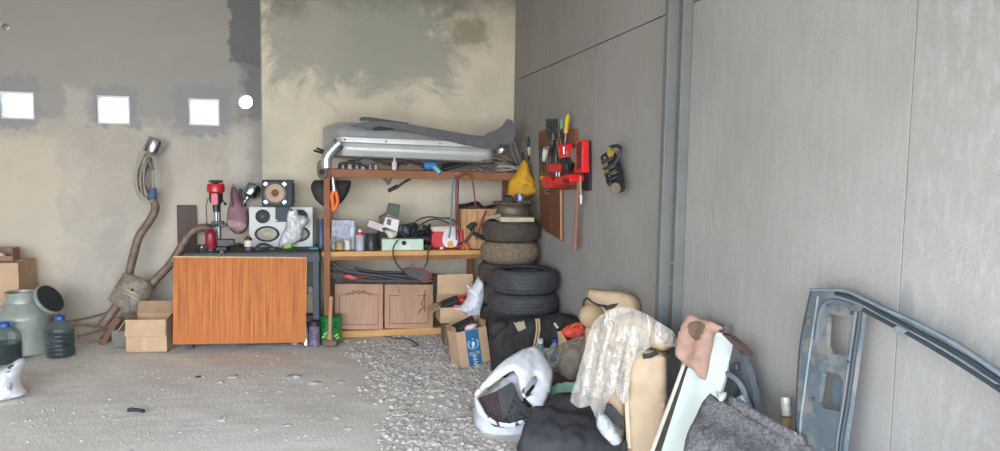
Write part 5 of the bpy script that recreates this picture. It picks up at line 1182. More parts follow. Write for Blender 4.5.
for k in range(2): MB().box((lx, ey, ez-lw*(.58+.13*k)), (lw*.8, .0016, lw*.07)).build('print_line', M_LB, th, local=True)
MB().box((lx, ey-.0004, ez-lw*.64), (lw*.26, .0016, lw*.22)).build('yellow_mark', mat('faded ochre ink', (150, 140, 100), rough=.6), th, local=True)
lettering('WFP', lw*.46, (lx+lw*.04, ey, hc_*.145), (PI/2, -PI/2, 0), M_LW, th)
M_PK = mat('pink white card', (226, 200, 196), rough=.6)
R3 = Matrix.Translation(ctr) @ th.rotation_euler.to_matrix().to_4x4()
simple('black_tray', 'black tray sticking out of the blue emblem carton', 'tray', MB().box(R3 @ V((-.005, .03, hc_+.02)), (wc*.72, .1, .05), rotm(.2, -.42)), M_BLK, R3 @ V((0, .03, hc_)), bevel=.006)
simple('pale_card', 'pinkish white card wad at the front of the blue emblem carton', 'paper', MB().ball(R3 @ V((.02, -.04, hc_+.01)), (.055, .03, .025), 12, rotm(0, -.3)).wob(.012, 30), M_PK, R3 @ V((.02, -.04, hc_)), sharp=80)
# black bag before the front stack
yb = F(505, 376).y+.0; PBK = PY(cf.y-Rf-.12)
th = thing('black_bag', 'large black cloth bag with a beige tag, slumped before the front tyres', 'bag', F(515, 376))
bo = smooth_pts([(488, 321), (498, 318), (512, 317), (530, 316), (545, 315), (556, 314), (561, 321), (560, 334), (556, 346), (548, 356), (540, 366), (528, 372), (515, 376), (504, 378), (493, 374), (490, 356), (489, 338)], 2, True)
MB().trace(bo, lambda a, b_, n: PBK(a, b_, n), .17, step=4, mode='puff', edge=14, jit=.022, seed=5).build('bag_body', M_BAGB, th, sharp=80)
MB().trace(smooth_pts([(488, 322), (500, 318), (506, 322), (500, 330), (490, 336)], 2, True), lambda a, b_, n: PBK(a, b_, n+.07), .06, step=3, mode='puff', edge=4).build('bag_fold', M_BAGB, th, sharp=80)
MB().trace([(510, 319), (513, 320), (515, 318.5), (518, 319), (520, 317.5), (522.5, 325), (515, 328.5)], lambda a, b_, n: PBK(a, b_, n+.1), .006, step=4, jit=.004).build('cloth_tag', mat('beige tag', (186, 168, 144), rough=.8), th)
for s in (-1.3, 1.3):
    MB().tube(smooth_pts([PBK(534+s, 316, .09), PBK(534.5+s, 326, .1), PBK(532.5+s, 338, .1), PBK(530.5+s, 351, .085)], 4), .008, 8).build('zip_tape', mat('tan zip tape', (190, 160, 128), rough=.7), th)
PBB = PY(-2.02)
simple('dark_jacket', 'black jacket heaped behind the kraft bag against the right wall', 'jacket', MB().trace(smooth_pts([(552, 318), (560, 313), (572, 315), (584, 320), (584, 332), (570, 345), (553, 350), (546, 340), (548, 326)], 2, True), lambda a, b_, n: PBB(a, b_, n), .16, step=4, mode='puff', edge=8, jit=.02), M_BAGB, PBB(566, 345), sharp=80)
# bottles
M_PETC = glassy('pale blue bottle plastic', (150, 186, 190), op=.35, rough=.08, spread=.12)
def leaning_bottle(label, a, c, Y, cap, tint, r_px):
    A_, C_ = W(*a, Y), W(*c, Y); u = upx(A_); h = (C_-A_).length; d = (C_-A_)
    ry = math.atan2(d.x, d.z)
    th = thing('drink_bottle', label, 'bottle', A_, rot=(.12, ry, 0)); r = r_px*u
    MB().lathe([(0, 0), (r*.9, 0), (r, r*.2), (r, h*.2), (r*.93, h*.23), (r, h*.26), (r, h*.55), (r*.93, h*.58), (r, h*.61), (r*.95, h*.7), (r*.45, h*.88), (r*.42, h*.94), (0, h*.94)], 24).build('bottle_body', tint, th, local=True)
    MB().lathe([(0, h*.9), (r*.52, h*.9), (r*.52, h*.995), (r*.45, h), (0, h)], 18).build('bottle_cap', cap, th, local=True); return th
leaning_bottle('clear bottle with white cap standing before the black bag', (541.5, 378), (539, 337.5), -2.06, mat('white cap', (222, 226, 230), rough=.4), M_PETC, 5.6)
leaning_bottle('clear bottle with blue cap just right of the white-capped bottle', (549, 376), (554.5, 337), -2.12, M_BLUE, M_PETC, 6.0)
# kraft bag with an orange item
PKB = PY(-2.22)
th = thing('kraft_bag', 'brown paper bag by the right wall under the beige seat bolster', 'bag', PKB(572, 372))
MB().trace([(557, 325), (560, 330), (568, 338), (584, 336), (588, 340), (586, 374), (560, 374)], lambda a, b_, n: PKB(a, b_, n), .12, step=4, mode='puff', edge=4, jit=.01).build('bag_body', mat('kraft paper', (196, 162, 126), (180, 146, 112), rough=.85), th, sharp=60)
MB().tube([PKB(554.5, 323), PKB(556, 325.5), PKB(558, 328)], .008, 8).build('paper_corner', M_WHITE, th)
th = thing('orange_pouch', 'orange-red patterned pouch with looped handle in the kraft bag', 'pouch', PKB(573, 338))
MB().trace(smooth_pts([(560, 330), (565, 325), (572, 322.5), (580, 323.5), (585, 328), (585, 337), (576, 339), (566, 337), (561, 334)], 2, True), lambda a, b_, n: PKB(a, b_, n+.03), .1, step=2.5, mode='puff', edge=5, jit=.008).build('pouch_body', mat('orange red cloth', (222, 88, 62), (196, 66, 52), rough=.6, sc=20), th, sharp=80)
MB().tube(smooth_pts([PKB(568, 325, .08), PKB(571, 322, .08), PKB(576, 322, .08), PKB(578, 326, .08)], 4), .012, 8).build('loop_handle', mat('bright orange', (236, 100, 72), rough=.5), th)
MB().trace(smooth_pts([(575, 329), (580, 327), (583, 334), (577, 336)], 2, True), lambda a, b_, n: PKB(a, b_, n+.075), .02, step=2.5, mode='puff', edge=3).build('violet_patch', mat('violet patch', (120, 74, 98), rough=.6), th, sharp=80)
# clear bag of odds and ends
PCB = Pl.three(W(545, 400, -2.52), W(585, 400, -2.6), W(570, 340, -2.3))
th = thing('clear_bag', 'wrinkled clear plastic bag of scraps left of the wrapped seat', 'bag', F(565, 394))
MB().trace(smooth_pts([(540, 350), (552, 348), (566, 342), (582, 336), (590, 340), (588, 352), (582, 370), (578, 384), (566, 388), (556, 376), (546, 364)], 2, True), lambda a, b_, n: PCB(a, b_, n), .12, step=3, mode='puff', edge=7, jit=.012, seed=8).build('bag_film', M_FILM2, th, sharp=80)
MB().trace(smooth_pts([(562, 352), (574, 346), (584, 350), (580, 368), (568, 380), (558, 366)], 2, True), lambda a, b_, n: PCB(a, b_, n-.03), .08, step=3, mode='puff', edge=6, jit=.02).build('bag_contents', mat('brownish contents', (196, 184, 168), (156, 144, 130), rough=.8, sc=16), th, sharp=80)
simple('maroon_cloth', 'dark maroon rag under the lower edge of the clear bag', 'rag', MB().trace(smooth_pts([(545, 372), (556, 374), (566, 380), (578, 386), (574, 394), (560, 392), (549, 386)], 2, True), lambda a, b_, n: PCB(a, b_, n+.03), .07, step=3, mode='puff', edge=5, jit=.012), mat('maroon rag', (104, 76, 74), (76, 58, 58), rough=.9, sc=14), PCB(560, 390), sharp=80)
simple('blue_scrap', 'teal-blue plastic scrap beside the white-capped bottle', 'scrap', MB().trace(smooth_pts([(538, 356), (543, 358), (545, 366), (541, 368), (537, 362)], 2, True), lambda a, b_, n: PY(-2.3)(a, b_, n), .05, step=2, mode='puff', edge=3), mat('teal blue plastic', (110, 156, 172), rough=.3), PY(-2.3)(541, 368), sharp=80)
PGB = Pl.three(W(550, 400, -2.8), W(580, 400, -2.8), W(565, 384, -2.72))
simple('green_bag', 'crumpled translucent green bag before the clear bag', 'bag', MB().trace(smooth_pts([(549, 390), (556, 385), (566, 384), (575, 385), (579, 390), (578, 402), (565, 412), (551, 402)], 2, True), lambda a, b_, n: PGB(a, b_, n), .11, step=2.2, mode='puff', edge=5, jit=.02), mat('sea green film', (170, 214, 190), (140, 190, 166), rough=.3, sc=20, bump=.1), PGB(565, 398), sharp=80)
# white bag with floor mats
y0 = F(505, 437).y
PWB = Pl.three(F(480, 434), F(540, 434), W(530, 360, y0+.42))
th = thing('white_sack', 'big white plastic bag of car mats lying open on the gravel', 'bag', F(508, 434))
bag_o = smooth_pts([(473.5, 410), (476, 402), (488, 390), (505, 375), (520, 364), (530, 359), (538, 361), (545, 371), (552, 385), (550, 398), (546, 410), (542, 420), (541, 428), (535, 435), (524, 434.5), (508, 437.5), (494, 435), (484, 431), (476, 422)], 2, True)
mouth = [(477.5, 407), (486, 401), (500, 395), (512, 390.5), (515, 395), (517, 403), (521, 412), (530, 418), (537, 421), (535, 427), (522, 431.5), (509, 434), (496, 432), (486, 425)]
grip_h = [(522, 408), (526, 401), (531, 393), (534.5, 391.5), (535.5, 396), (532, 404), (527, 411), (523.5, 412)]
MB().trace([bag_o, mouth, grip_h], lambda a, b_, n: PWB(a, b_, n+.1), .05, step=3, mode='puff', edge=5, jit=.006, seed=3, relief=lambda x, y: .1*math.exp(-((x-515)**2+(y-392)**2)/900)+.005*math.sin(math.atan2(y-350, x-530)*16)).build('bag_front', M_WBAG, th, sharp=80)
MB().trace(bag_o, lambda a, b_, n: PWB(a, b_, n-.05), .16, step=4, mode='puff', edge=8, jit=.02, seed=9).build('bag_back', mat('shaded bag lining', (206, 206, 212), rough=.45), th, sharp=80)  # back of the bag in greyer white, inner shade put into the colour
PM2 = lambda a, b_, n: PWB(a, b_, n+.075)
def mat_piece(nm, lb, pts, m, off, t=.03): simple(nm, lb, 'car mat', MB().trace(pts, lambda a, b_, n: PM2(a, b_, n+off), t, step=4), m, F(508, 434), bevel=.004)
M_MAROON = mat('maroon mat', (72, 54, 56), (58, 44, 47), rough=.8, sc=26)
mat_piece('floor_mat', 'dark maroon floor mat with pale dots, left in the open white bag', [(477, 406.5), (497, 399), (500, 412), (504, 433), (494, 432), (484, 424)], M_MAROON, -.004)
bb = MB()
for i in range(5):
    for j in range(4): 
        a_, b_ = 482.5+i*4+j*1.6, 407.5+j*6-i*1.2
        if a_ < 500: bb.ball(PM2(a_, b_, .012), .004, 6)
th2 = bb.build('dot_pattern', mat('dull pink dots', (122, 96, 98), rough=.7), bpy.context.scene.objects['floor_mat'])
mat_piece('rubber_mat', 'smooth dark grey rubber mat in the middle of the open white bag', [(497, 399), (511.5, 391), (515, 397), (517, 404), (512, 412), (506, 424), (503, 432), (499, 412)], mat('smooth grey rubber', (82, 80, 82), (70, 68, 70), rough=.4), .004)
mat_piece('mesh_mat', 'black mesh mat at the lower right of the open white bag', [(515, 401), (521, 412), (530, 418), (538, 421), (536, 427), (522, 431), (508, 434), (505, 426), (511, 412)], mat('black mesh', (38, 37, 39), (78, 76, 78), rough=.7, sc=70, contrast=.2), .012)
simple('dark_bar', 'flat black piece behind the bag handle slot', 'car mat', MB().trace([(520, 412), (526, 398), (532, 391), (538, 392), (530, 412), (524, 415)], lambda a, b_, n: PM2(a, b_, n-.02), .02, step=5), M_BLK, PWB(528, 402))  # flat black piece set behind the handle slot
# ================================================================== SEATS AND CUSHION
PCU = Pl.three(F(530, 451), F(620, 451), W(575, 396, -2.95))
th = thing('car_chair_cushion', 'black car seat cushion lying on the floor right of the white bag', 'seat', F(575, 446))
MB().trace(smooth_pts([(550, 400), (560, 396), (577, 396), (598, 402), (612, 414), (622, 430), (628, 446), (620, 470), (560, 470), (540, 440), (545, 418)], 2, True), lambda a, b_, n: PCU(a, b_, n-.02), .2, step=5, mode='puff', edge=12, jit=.01).build('seat_base', M_SEATB, th, sharp=80)
MB().trace(smooth_pts([(543, 420), (552, 412), (572, 410), (590, 416), (602, 428), (610, 446), (604, 460), (560, 462), (530, 448), (528, 434)], 2, True), lambda a, b_, n: PCU(a, b_, n+.09), .16, step=5, mode='puff', edge=12, jit=.014, seed=4, relief=lambda x, y: .008*math.sin((y+x*.25)*.3)).build('seat_pad', M_SEATD, th, sharp=80)
MB().trace(smooth_pts([(526, 440), (536, 432), (560, 438), (590, 444), (616, 440), (630, 452), (626, 480), (524, 480), (520, 456)], 2, True), lambda a, b_, n: PCU(a, b_, n+.14), .18, step=5, mode='puff', edge=10, jit=.02, seed=6).build('seat_bolster', mat('dark seat cloth', (62, 59, 62), (48, 46, 49), rough=.85, bump=.1), th, sharp=80)
# rear beige seat back against the wall
PRS = Pl.three(W(590, 400, -3.12), W(640, 400, -3.3), W(615, 290, -3.02))
th = thing('car_backrest_unit', 'beige car seat back against the right wall behind the wrapped seat', 'seat', PRS(605, 440))
MB().trace(smooth_pts([(588, 292), (590, 288), (598, 289), (612, 290.5), (626, 292), (635, 296), (640, 303), (641, 318), (641, 345), (640, 380), (620, 400), (590, 400), (585, 380), (585, 345), (586, 315)], 2, True), lambda a, b_, n: PRS(a, b_, n), .13, step=4, mode='puff', edge=6, jit=.004).build('backrest_pad', M_BEIGE, th, sharp=80)
c = PRS(597, 318, .1); u = upx(c)
MB().ball(c, (13*u, 10*u, 12.5*u), 20, rotm(0, .3)).build('side_bolster', mat('beige bolster', (172, 144, 112), (156, 128, 96), rough=.65), th)
MB().tube(smooth_pts([PRS(589, 309, .1), PRS(591, 304, .13), PRS(595, 301.5, .14), PRS(600, 305, .16), PRS(606, 308, .14), PRS(611, 308, .1)], 4), .006, 6).build('seam_piping', M_DARKP, th)
MB().trace([(607, 308.5), (616, 305.5), (622, 305), (618, 309), (610, 312)], lambda a, b_, n: PRS(a, b_, n+.06), .03, step=4).build('black_gap_plate', M_BLK, th)  # flat black plate beside the side bolster
# wrapped beige seat
PSF = Pl.three(W(640, 470, -3.95), W(670, 470, -4.0), W(640, 320, -3.8))
def PSm(a, b_, n): return PSF(a, b_, n)
th = thing('car_chair', 'beige car seat frame half wrapped in clear film, leaning by the column', 'seat', PSF(640, 500))
MB().trace([(627, 352), (636, 349), (648, 349), (667, 352), (668.5, 400), (668, 446), (660, 500), (632, 500), (627, 450), (624, 400)], lambda a, b_, n: PSF(a, b_, n), .14, step=5, mode='puff', edge=5, jit=.004).build('seat_side', M_BEIGE, th, sharp=80)
MB().trace(smooth_pts([(600, 326), (612, 318), (630, 312), (648, 318), (664, 328), (674, 336), (674, 344), (669, 350), (660, 352), (648, 348), (640, 352), (630, 356), (615, 352), (602, 344)], 2, True), lambda a, b_, n: PSF(a, b_, n-.02), .15, step=4, mode='puff', edge=7).build('headrest_bar', M_BEIGE, th, sharp=80)
MB().trace(smooth_pts([(596, 336), (608, 328), (622, 332), (628, 350), (624, 380), (628, 410), (624, 440), (614, 436), (604, 405), (596, 370)], 2, True), lambda a, b_, n: PSF(a, b_, n-.04), .13, step=4, mode='puff', edge=8).build('seat_cushion', mat('pinkish beige leather', (172, 144, 118), (156, 128, 104), rough=.65), th, sharp=80)
MB().trace([(605, 402), (612, 404), (624, 418), (624, 430), (612, 420), (603, 409)], lambda a, b_, n: PSF(a, b_, n+.05), .04, step=5).build('dark_hinge', M_BLK, th, bevel=.004)
MB().trace([(666, 356), (670, 355), (671, 440), (667, 446)], lambda a, b_, n: PSF(a, b_, n-.06), .05, step=8).build('dark_frame', M_SEATB, th)
MB().tube([PSF(642, 356, .08), PSF(650, 355, .08), PSF(656, 352, .06)], .012, 8).build('frame_clip', M_BLK, th)
MB().tube(smooth_pts([PSF(628.5, 352, .05), PSF(626.5, 380, .06), PSF(627, 410, .065), PSF(629, 446, .06)], 4), .012, 8).build('edge_piping', mat('pale beige piping', (222, 196, 164), rough=.6), th)
for q, r in (((665, 436), .022), ((624, 444), .02)): MB().ball(PSF(*q, .06), (r, r, r*1.6), 10).build('recliner_knob', M_BLK, th)
fl = smooth_pts([(594, 322), (606, 313), (622, 307), (640, 312), (656, 321), (668, 329), (675, 336), (675, 346), (668, 346), (656, 343), (648, 348), (642, 352), (634, 360), (630, 376), (628, 396), (622, 402), (614, 390), (606, 404), (602, 420), (596, 416), (590, 404), (582, 406), (571, 400), (577, 378), (583, 356), (588, 338)], 2, True)
th = thing('plastic_film', 'sheet of clear wrinkled film draped over the beige seat', 'film', PSF(600, 440))
MB().trace(fl, lambda a, b_, n: PSF(a, b_, n+.08), .012, step=3, mode='puff', edge=6, jit=.012, seed=2, relief=lambda x, y: .022*math.sin((x+y*.28)*.3)+.012*math.sin((x+y*.2)*.8+y*.02)).build('film_sheet', M_FILM, th, sharp=80)
MB().trace(smooth_pts([(598, 408), (606, 412), (613, 421), (620, 432), (622, 438), (615, 443), (606, 436), (597, 424)], 2, True), lambda a, b_, n: PSF(a, b_, n+.1), .1, step=2.5, mode='puff', edge=5, jit=.02, seed=5).build('film_bundle', glassy('bunched film', (206, 210, 216), op=.7, rough=.12, grain=.3, sc=24), th, sharp=80)
# ================================================================== PANEL, CLOTH, FELT
PNL = Pl.three(W(690, 345, -4.05), W(732, 345, -4.2), W(660, 470, -4.42))
th = thing('car_door_panel', 'pale mint car door panel leaning on the right wall, pink cloth on top', 'car panel', PNL(668, 520))
MB().trace([(692, 352), (704, 338), (716, 332.5), (724, 336), (737, 348), (731, 366), (722, 398), (714, 430), (690, 530), (632, 530), (662, 445)], lambda a, b_, n: PNL(a, b_, n), .03, step=8, sub=True, relief=lambda x, y: .012*math.tanh(((x-(700-(y-380)*.33))/3))).build('panel_skin', M_MINTP, th, bevel=.006)
MB().trace([(690, 352), (693, 352), (663, 447), (636, 530), (626, 530), (655, 447)], lambda a, b_, n: PNL(a, b_, n-.01), .03, step=8).build('sill_strip', M_DKEDGE, th)
MB().tube([PNL(689, 352, .0), PNL(671, 402, .0), PNL(653, 451, .0), PNL(626, 530, 0)], .011, 8).build('cream_edge', M_CREAME, th)
PCL = lambda a, b_, n: PNL(a, b_, n+.035)
th = thing('pink_cloth', 'dusty pink cloth with a brown stain draped over the panel top', 'cloth', PNL(700, 385))
co = smooth_pts([(678, 352), (680, 340), (686, 327), (693, 320), (699, 321.5), (712, 326), (728, 330.5), (729, 333), (722, 333.5), (717, 339), (715, 350), (712, 364), (708, 385), (696, 375), (684, 366), (678.5, 361)], 2, True)
MB().trace(co, PCL, .035, step=3, mode='puff', edge=4, jit=.006, seed=1, relief=lambda x, y: .008*math.sin(x*.3+y*.1)).build('cloth_body', carpet_patch('dusty pink carpet cloth'), th, sharp=80)
MB().trace(smooth_pts([(692, 340), (693, 332), (699, 328), (706, 329), (710, 334), (707, 344), (703, 349), (697, 346)], 2, True), lambda a, b_, n: PCL(a, b_, n+.02), .012, step=2.5, mode='puff', edge=3, jit=.002, relief=lambda x, y: .008*math.sin(x*.3+y*.1)).build('brown_stain', mat('brown stain', (118, 92, 78), (104, 80, 68), rough=.95, bump=.2, bsc=60), th, sharp=80)
MB().trace([(725, 334), (732, 336), (743, 345), (751, 354), (748, 355.5), (738, 347), (729, 338)], lambda a, b_, n: PX(-.13)(a, b_, n), .03, step=4).build('dark_hem', mat('dark brown hem', (92, 72, 66), rough=.9), th, bevel=.003)
MB().trace([(722, 330), (727, 325.5), (728, 333), (724, 334)], lambda a, b_, n: PX(-.05)(a, b_, n), .03, step=4).build('cloth_corner', mat('grey cloth corner', (98, 88, 86), rough=.9), th)
# black window-corner frame with hose beside the panel
PFX = PX(-.1)
th = thing('quarter_window_frame', 'black car window corner frame between the mint panel and the wall', 'car part', PFX(745, 420))
MB().trace([[(736, 346), (741, 349), (746, 357), (751, 372), (756, 392), (760, 420), (726, 425), (722, 400), (730, 372)], [(741, 380), (747, 383), (750, 392), (752, 412), (735, 404), (736, 392)]], lambda a, b_, n: PFX(a, b_, n), .03, step=5).build('frame_plate', mat('dark grey car plastic', (88, 93, 98), (62, 66, 71), rough=.5, sc=26), th, bevel=.004)
MB().trace([(740, 378), (750, 381), (754, 414), (732, 410)], lambda a, b_, n: PFX(a, b_, n-.03), .01, step=8).build('window_pane', mat('black glass', (26, 29, 34), rough=.15), th)
MB().tube(smooth_pts([PFX(731, 372, .03), PFX(738, 374, .04), PFX(746, 380, .04), PFX(751, 392, .03), PFX(754, 410, .03)], 4), .012, 8).build('seal_strip', mat('grey rubber seal', (112, 116, 122), rough=.5), th)
MB().trace([(737, 363), (743, 362), (744, 370), (738, 371)], lambda a, b_, n: PFX(a, b_, n+.025), .02, step=3).build('mirror_mount', M_DKMET, th, bevel=.004)
b = MB(); hp = [PFX(*q, .04) for q in smooth_pts([(750, 398), (754, 404), (757, 412), (760, 424)], 8)]
b.tube(hp, [(.026 if i % 2 else .02) for i in range(len(hp))], 12); b.build('corrugated_hose', mat('silver grey hose', (156, 160, 166), (120, 124, 130), rough=.35, metal=.4), th)
# grey felt
PFE = Pl.three(W(690, 440, -4.62), W(812, 448, -4.86), W(712, 398, -4.5))
th = thing('felt_carpet', 'grey speckled felt carpet piece lying over the lower right junk', 'carpet', PFE(750, 500))
MB().trace(smooth_pts([(682, 456), (690, 428), (699, 407), (706, 399.5), (714, 397.5), (719, 402), (726, 404), (734, 408), (752, 419), (780, 435), (812, 449), (832, 466), (826, 530), (700, 530), (676, 490)], 2, True), lambda a, b_, n: PFE(a, b_, n), .07, step=5, mode='puff', edge=7, jit=.008, seed=2, relief=lambda x, y: .012*math.sin((y-.45*x)*.11)).build('carpet_body', M_FELT, th, sharp=80)
MB().trace(smooth_pts([(727, 405), (736, 404), (756, 417), (784, 433), (806, 446), (802, 451), (778, 441), (750, 424), (732, 414)], 2, True), lambda a, b_, n: PFE(a, b_, n+.03), .06, step=4, mode='puff', edge=5, jit=.006).build('rolled_edge', M_FELT, th, sharp=80)
MB().trace(smooth_pts([(718, 402), (722, 404), (728, 402.5), (727, 409), (723, 412.5), (719, 410)], 2, True), lambda a, b_, n: PFE(a, b_, n+.06), .02, step=2, mode='puff', edge=2).build('white_tag', mat('white film tag', (182, 178, 172), rough=.6), th, sharp=80)
# wooden-handled bar against the wall
PWL = PX(-.07)
th = thing('wooden_handle_bar', 'wooden tool handle with metal ferrule against the wall left of the door frame', 'tool', PWL(783, 540))
q0, q1, q2, q3 = PWL(785.5, 397), PWL(786.5, 415.5), PWL(785.5, 440), PWL(780, 560)
q3 = q2+(q3-q2)*(q2.z/(q2.z-q3.z)) if q3.z < 0 else q3
MB().lathe([(.0, 0), (.017, 0), (.019, .004), (.019, (q0-q1).length), (0, (q0-q1).length)], 16, Matrix.Translation(q1) @ (q0-q1).to_track_quat('Z', 'Y').to_matrix().to_4x4()).build('ferrule', mat('worn ferrule', (206, 204, 196), (150, 142, 128), rough=.4, metal=.4, sc=30), th)
MB().tube([q1+(q1-q0)*.02, q1+(q2-q1)*.06, q1+(q2-q1)*.12, q2, q3], [.018, .024, .02, .021, .017], 14).build('handle', mat('dirty ochre wood', (146, 120, 78), (104, 84, 58), rough=.7, sc=18), th)
# ================================================================== BARE CAR DOOR FRAME
M_DF = mat('grey blue door paint', (92, 102, 107), (74, 83, 89), rough=.6, sc=7, contrast=.4)
def door_mat():
    m = M_DF.copy(); m.name = 'door paint with primer'; nt = m.node_tree; b = nt.nodes['Principled BSDF']; P = nd(nt, 'ShaderNodeTexCoord').outputs['Object']
    src = b.inputs['Base Color'].links[0].from_socket
    n1 = noisen(nt, P, 5.5, 4, .6); n2 = noisen(nt, P, 22, 6, .7)
    c = mixc(nt, rng(nt, mathn(nt, 'ADD', n1, mathn(nt, 'MULTIPLY', n2, .35)), .66, .76), src, lin((116, 112, 107)))
    c = mixc(nt, rng(nt, n2, .66, .74, 0, .8), c, lin((84, 78, 76)))
    nt.links.new(c, b.inputs['Base Color']); return m
M_DF2 = door_mat()
PDF = Pl.three(R(820, 300, -.07), R(960, 350, -.07), R(820, 590, -.2))
th = thing('door_frame', 'bare grey-blue car door frame without glass leaning on the right wall', 'car door', PDF(850, 590))
outer = [(812.5, 289), (836, 289.4), (849, 290.2), (869.6, 299), (892, 310), (920, 322.5), (961, 344), (1000, 370), (1050, 402), (1075, 600), (792, 600), (796, 500), (796.5, 440), (798, 390), (801, 346), (806, 318)]
big = [(866, 311), (892.5, 325), (920, 340), (961, 365), (1000, 390), (1040, 416), (1045, 500), (841, 500), (847, 440), (852, 408), (860, 350)]
h1 = [(830, 317), (834, 314.5), (851.5, 318), (852, 326), (849, 356), (832, 354), (828.5, 345)]
h2_ = [(824.5, 374), (829, 371.5), (843, 375.5), (845.5, 380), (842, 412), (824, 408), (820.5, 402)]
MB().trace([outer, big, h1, h2_], lambda a, b_, n: PDF(a, b_, n), .016, step=7).build('frame_shell', M_DF2, th, bevel=.004)
def rail(nm, pts, r, m, off=.02, flat=1.0): MB().tube(smooth_pts([PDF(*q, off-.008) for q in pts], 3), r, 10, flat=flat).build(nm, m, th)
M_DFL = mat('light grey door lip', (124, 133, 139), (92, 101, 109), rough=.55, sc=14); M_DFD = mat('dark rubber channel', (52, 58, 64), (40, 45, 50), rough=.6)  # raised lips drawn along the edges for highlights, in a lighter grey
rail('outer_lip', [(813, 290), (836, 290.4), (849, 291.4), (869, 300.5), (892, 311.5), (920, 324), (961, 346), (1000, 372), (1048, 404)], .006, M_DFL)
rail('window_channel', [(838, 294), (858, 299), (880, 311), (905, 324), (940, 342), (970, 359), (1000, 379), (1044, 408)], .007, M_DFD, .018)
rail('inner_lip', [(866, 310), (892.5, 324), (920, 338.5), (961, 363), (1000, 388), (1040, 414)], .008, M_DFD, .016)
rail('middle_lip', [(836, 296), (860, 303.5), (885, 317), (912, 331), (950, 352), (1000, 384)], .004, M_DFL, .017)
rail('rear_lip', [(813, 290), (807, 318), (802, 346), (799, 390), (797.5, 440), (797, 500)], .008, M_DFD, .01)
rail('rear_flange', [(820, 296), (817, 318), (812, 350), (806, 395), (802, 430), (800, 500)], .005, M_DFL, .016)
rail('pillar_edge', [(863.5, 312), (858, 350), (850, 408), (844.5, 440), (839, 500)], .007, M_DFD, .02)
rail('pillar_lip', [(858, 312), (853, 350), (845, 408), (840, 440), (835, 500)], .0045, M_DFL, .016)
rail('panel_bead', [(819, 340), (823, 312), (831, 302), (845, 303), (856, 309)], .009, M_DF, .018)
for q in ((830, 305), (854, 313.5), (816, 399), (851, 362)): MB().ball(PDF(*q, .008), (.007, .007, .007), 10).build('screw_hole', M_DFD, th)
MB().trace([(898, 328), (903, 326), (912, 331), (908, 334), (903, 333.5), (901, 336)], lambda a, b_, n: PDF(a, b_, n+.012), .016, step=3).build('clip_bracket', M_DFL, th, bevel=.002)
MB().ball(PDF(811, 322, .006), (.016, .01, .018), 14).build('latch_boss', mat('rusty boss', (98, 88, 80), rough=.8), th)
MB().trace([(838, 372), (842.5, 375), (840, 411), (832, 409), (835, 390)], lambda a, b_, n: PDF(a, b_, n-.03), .01, step=4).build('inner_brace', mat('rusty inner brace', (110, 92, 84), (80, 78, 82), rough=.7, sc=24), th)
MB().trace([(824, 378), (836, 381), (834, 410), (822, 406)], lambda a, b_, n: PDF(a, b_, n-.045), .01, step=6).build('inner_skin', mat('blue grey inner skin', (104, 120, 132), rough=.5), th)
# ================================================================== TOOLS ON THE RIGHT WALL
def PW_(x): return PX(-x)
Q1 = PW_(.009)
th = thing('tool_board', 'brown wooden board fixed on the right wall behind the hand tools', 'board', Q1(553, 236))
MB().trace([(539.5, 131), (548, 129.5), (562.5, 132.5), (563, 186), (563.2, 241.5), (558, 238), (546.5, 231.5), (541, 225), (540, 190)], lambda a, b_, n: Q1(a, b_, n), .014, step=8).build('board_panel', mat('red brown board', (122, 78, 58), (100, 62, 46), rough=.5, sc=8, stretch=(4, 4, .6)), th, bevel=.002)
MB().bar(Q1(562.3, 190, .009), Q1(562.6, 240, .009), .012, .02, up=(1, 0, 0)).build('pale_edge', mat('raw wood edge', (190, 150, 110), rough=.8), th)
MB().tube([Q1(551.5, 193, .007), Q1(551.5, 234, .007)], .003, 6).build('groove_line', M_DARKLINE, th)
th = thing('upper_board', 'narrow red-brown board behind the yellow screwdriver', 'board', Q1(570, 190))
MB().trace([(565, 131), (572, 128.5), (576.5, 129), (577, 188), (566, 190)], lambda a, b_, n: PW_(.015)(a, b_, n), .02, step=8).build('board_panel', mat('red brown plank', (136, 82, 60), rough=.6), th, bevel=.002)
th = thing('black_pegboard', 'black plastic holder plate at the right end of the wall tools', 'tool holder', Q1(586, 196))
MB().trace([(562, 187), (582, 183), (582, 141), (588.5, 140), (590, 141), (590.5, 190), (586.5, 191), (581, 189), (563, 189)], lambda a, b_, n: PW_(.012)(a, b_, n), .02, step=8).build('holder_plate', M_DARKP, th, bevel=.002)
M_REDP = mat('red tool plastic', (226, 34, 36), (206, 26, 28), rough=.35, coat=.2)
Q2 = PW_(.06)
th = thing('red_rack', 'upright red slotted screwdriver rack at the right of the wall tools', 'tool rack', Q2(583, 173))
MB().trace([(579, 141.5), (585.5, 140), (586, 172.5), (577, 173), (577.5, 169), (578.5, 165)], lambda a, b_, n: Q2(a, b_, n), .05, step=8).build('rack_body', M_REDP, th, bevel=.004)
for k in range(9):
    y = 143.5+k*2.9; MB().bar(Q2(580.3, y+1.8, .026), Q2(584.6, y-.6, .026), .014, .006, up=(1, 0, 0)).build('slot', M_BLK, th)
th = thing('red_frame_holder', 'small red square holder of bits in the middle of the wall tools', 'tool holder', Q2(566, 158))
MB().trace([[(560, 145), (570, 143.5), (571, 157), (561, 158)], [(562, 147.5), (568, 146.5), (568.5, 153.5), (562.5, 154)]], lambda a, b_, n: Q2(a, b_, n), .04, step=8).build('holder_frame', M_REDP, th, bevel=.003)
for x in (563.8, 566.4): MB().tube([Q2(x, 146, .0), Q2(x, 155, .0)], .008, 8).build('bit', M_CHROME, th)
th = thing('black_holster', 'black holster hanging below the small red square holder', 'holster', Q2(567, 172))
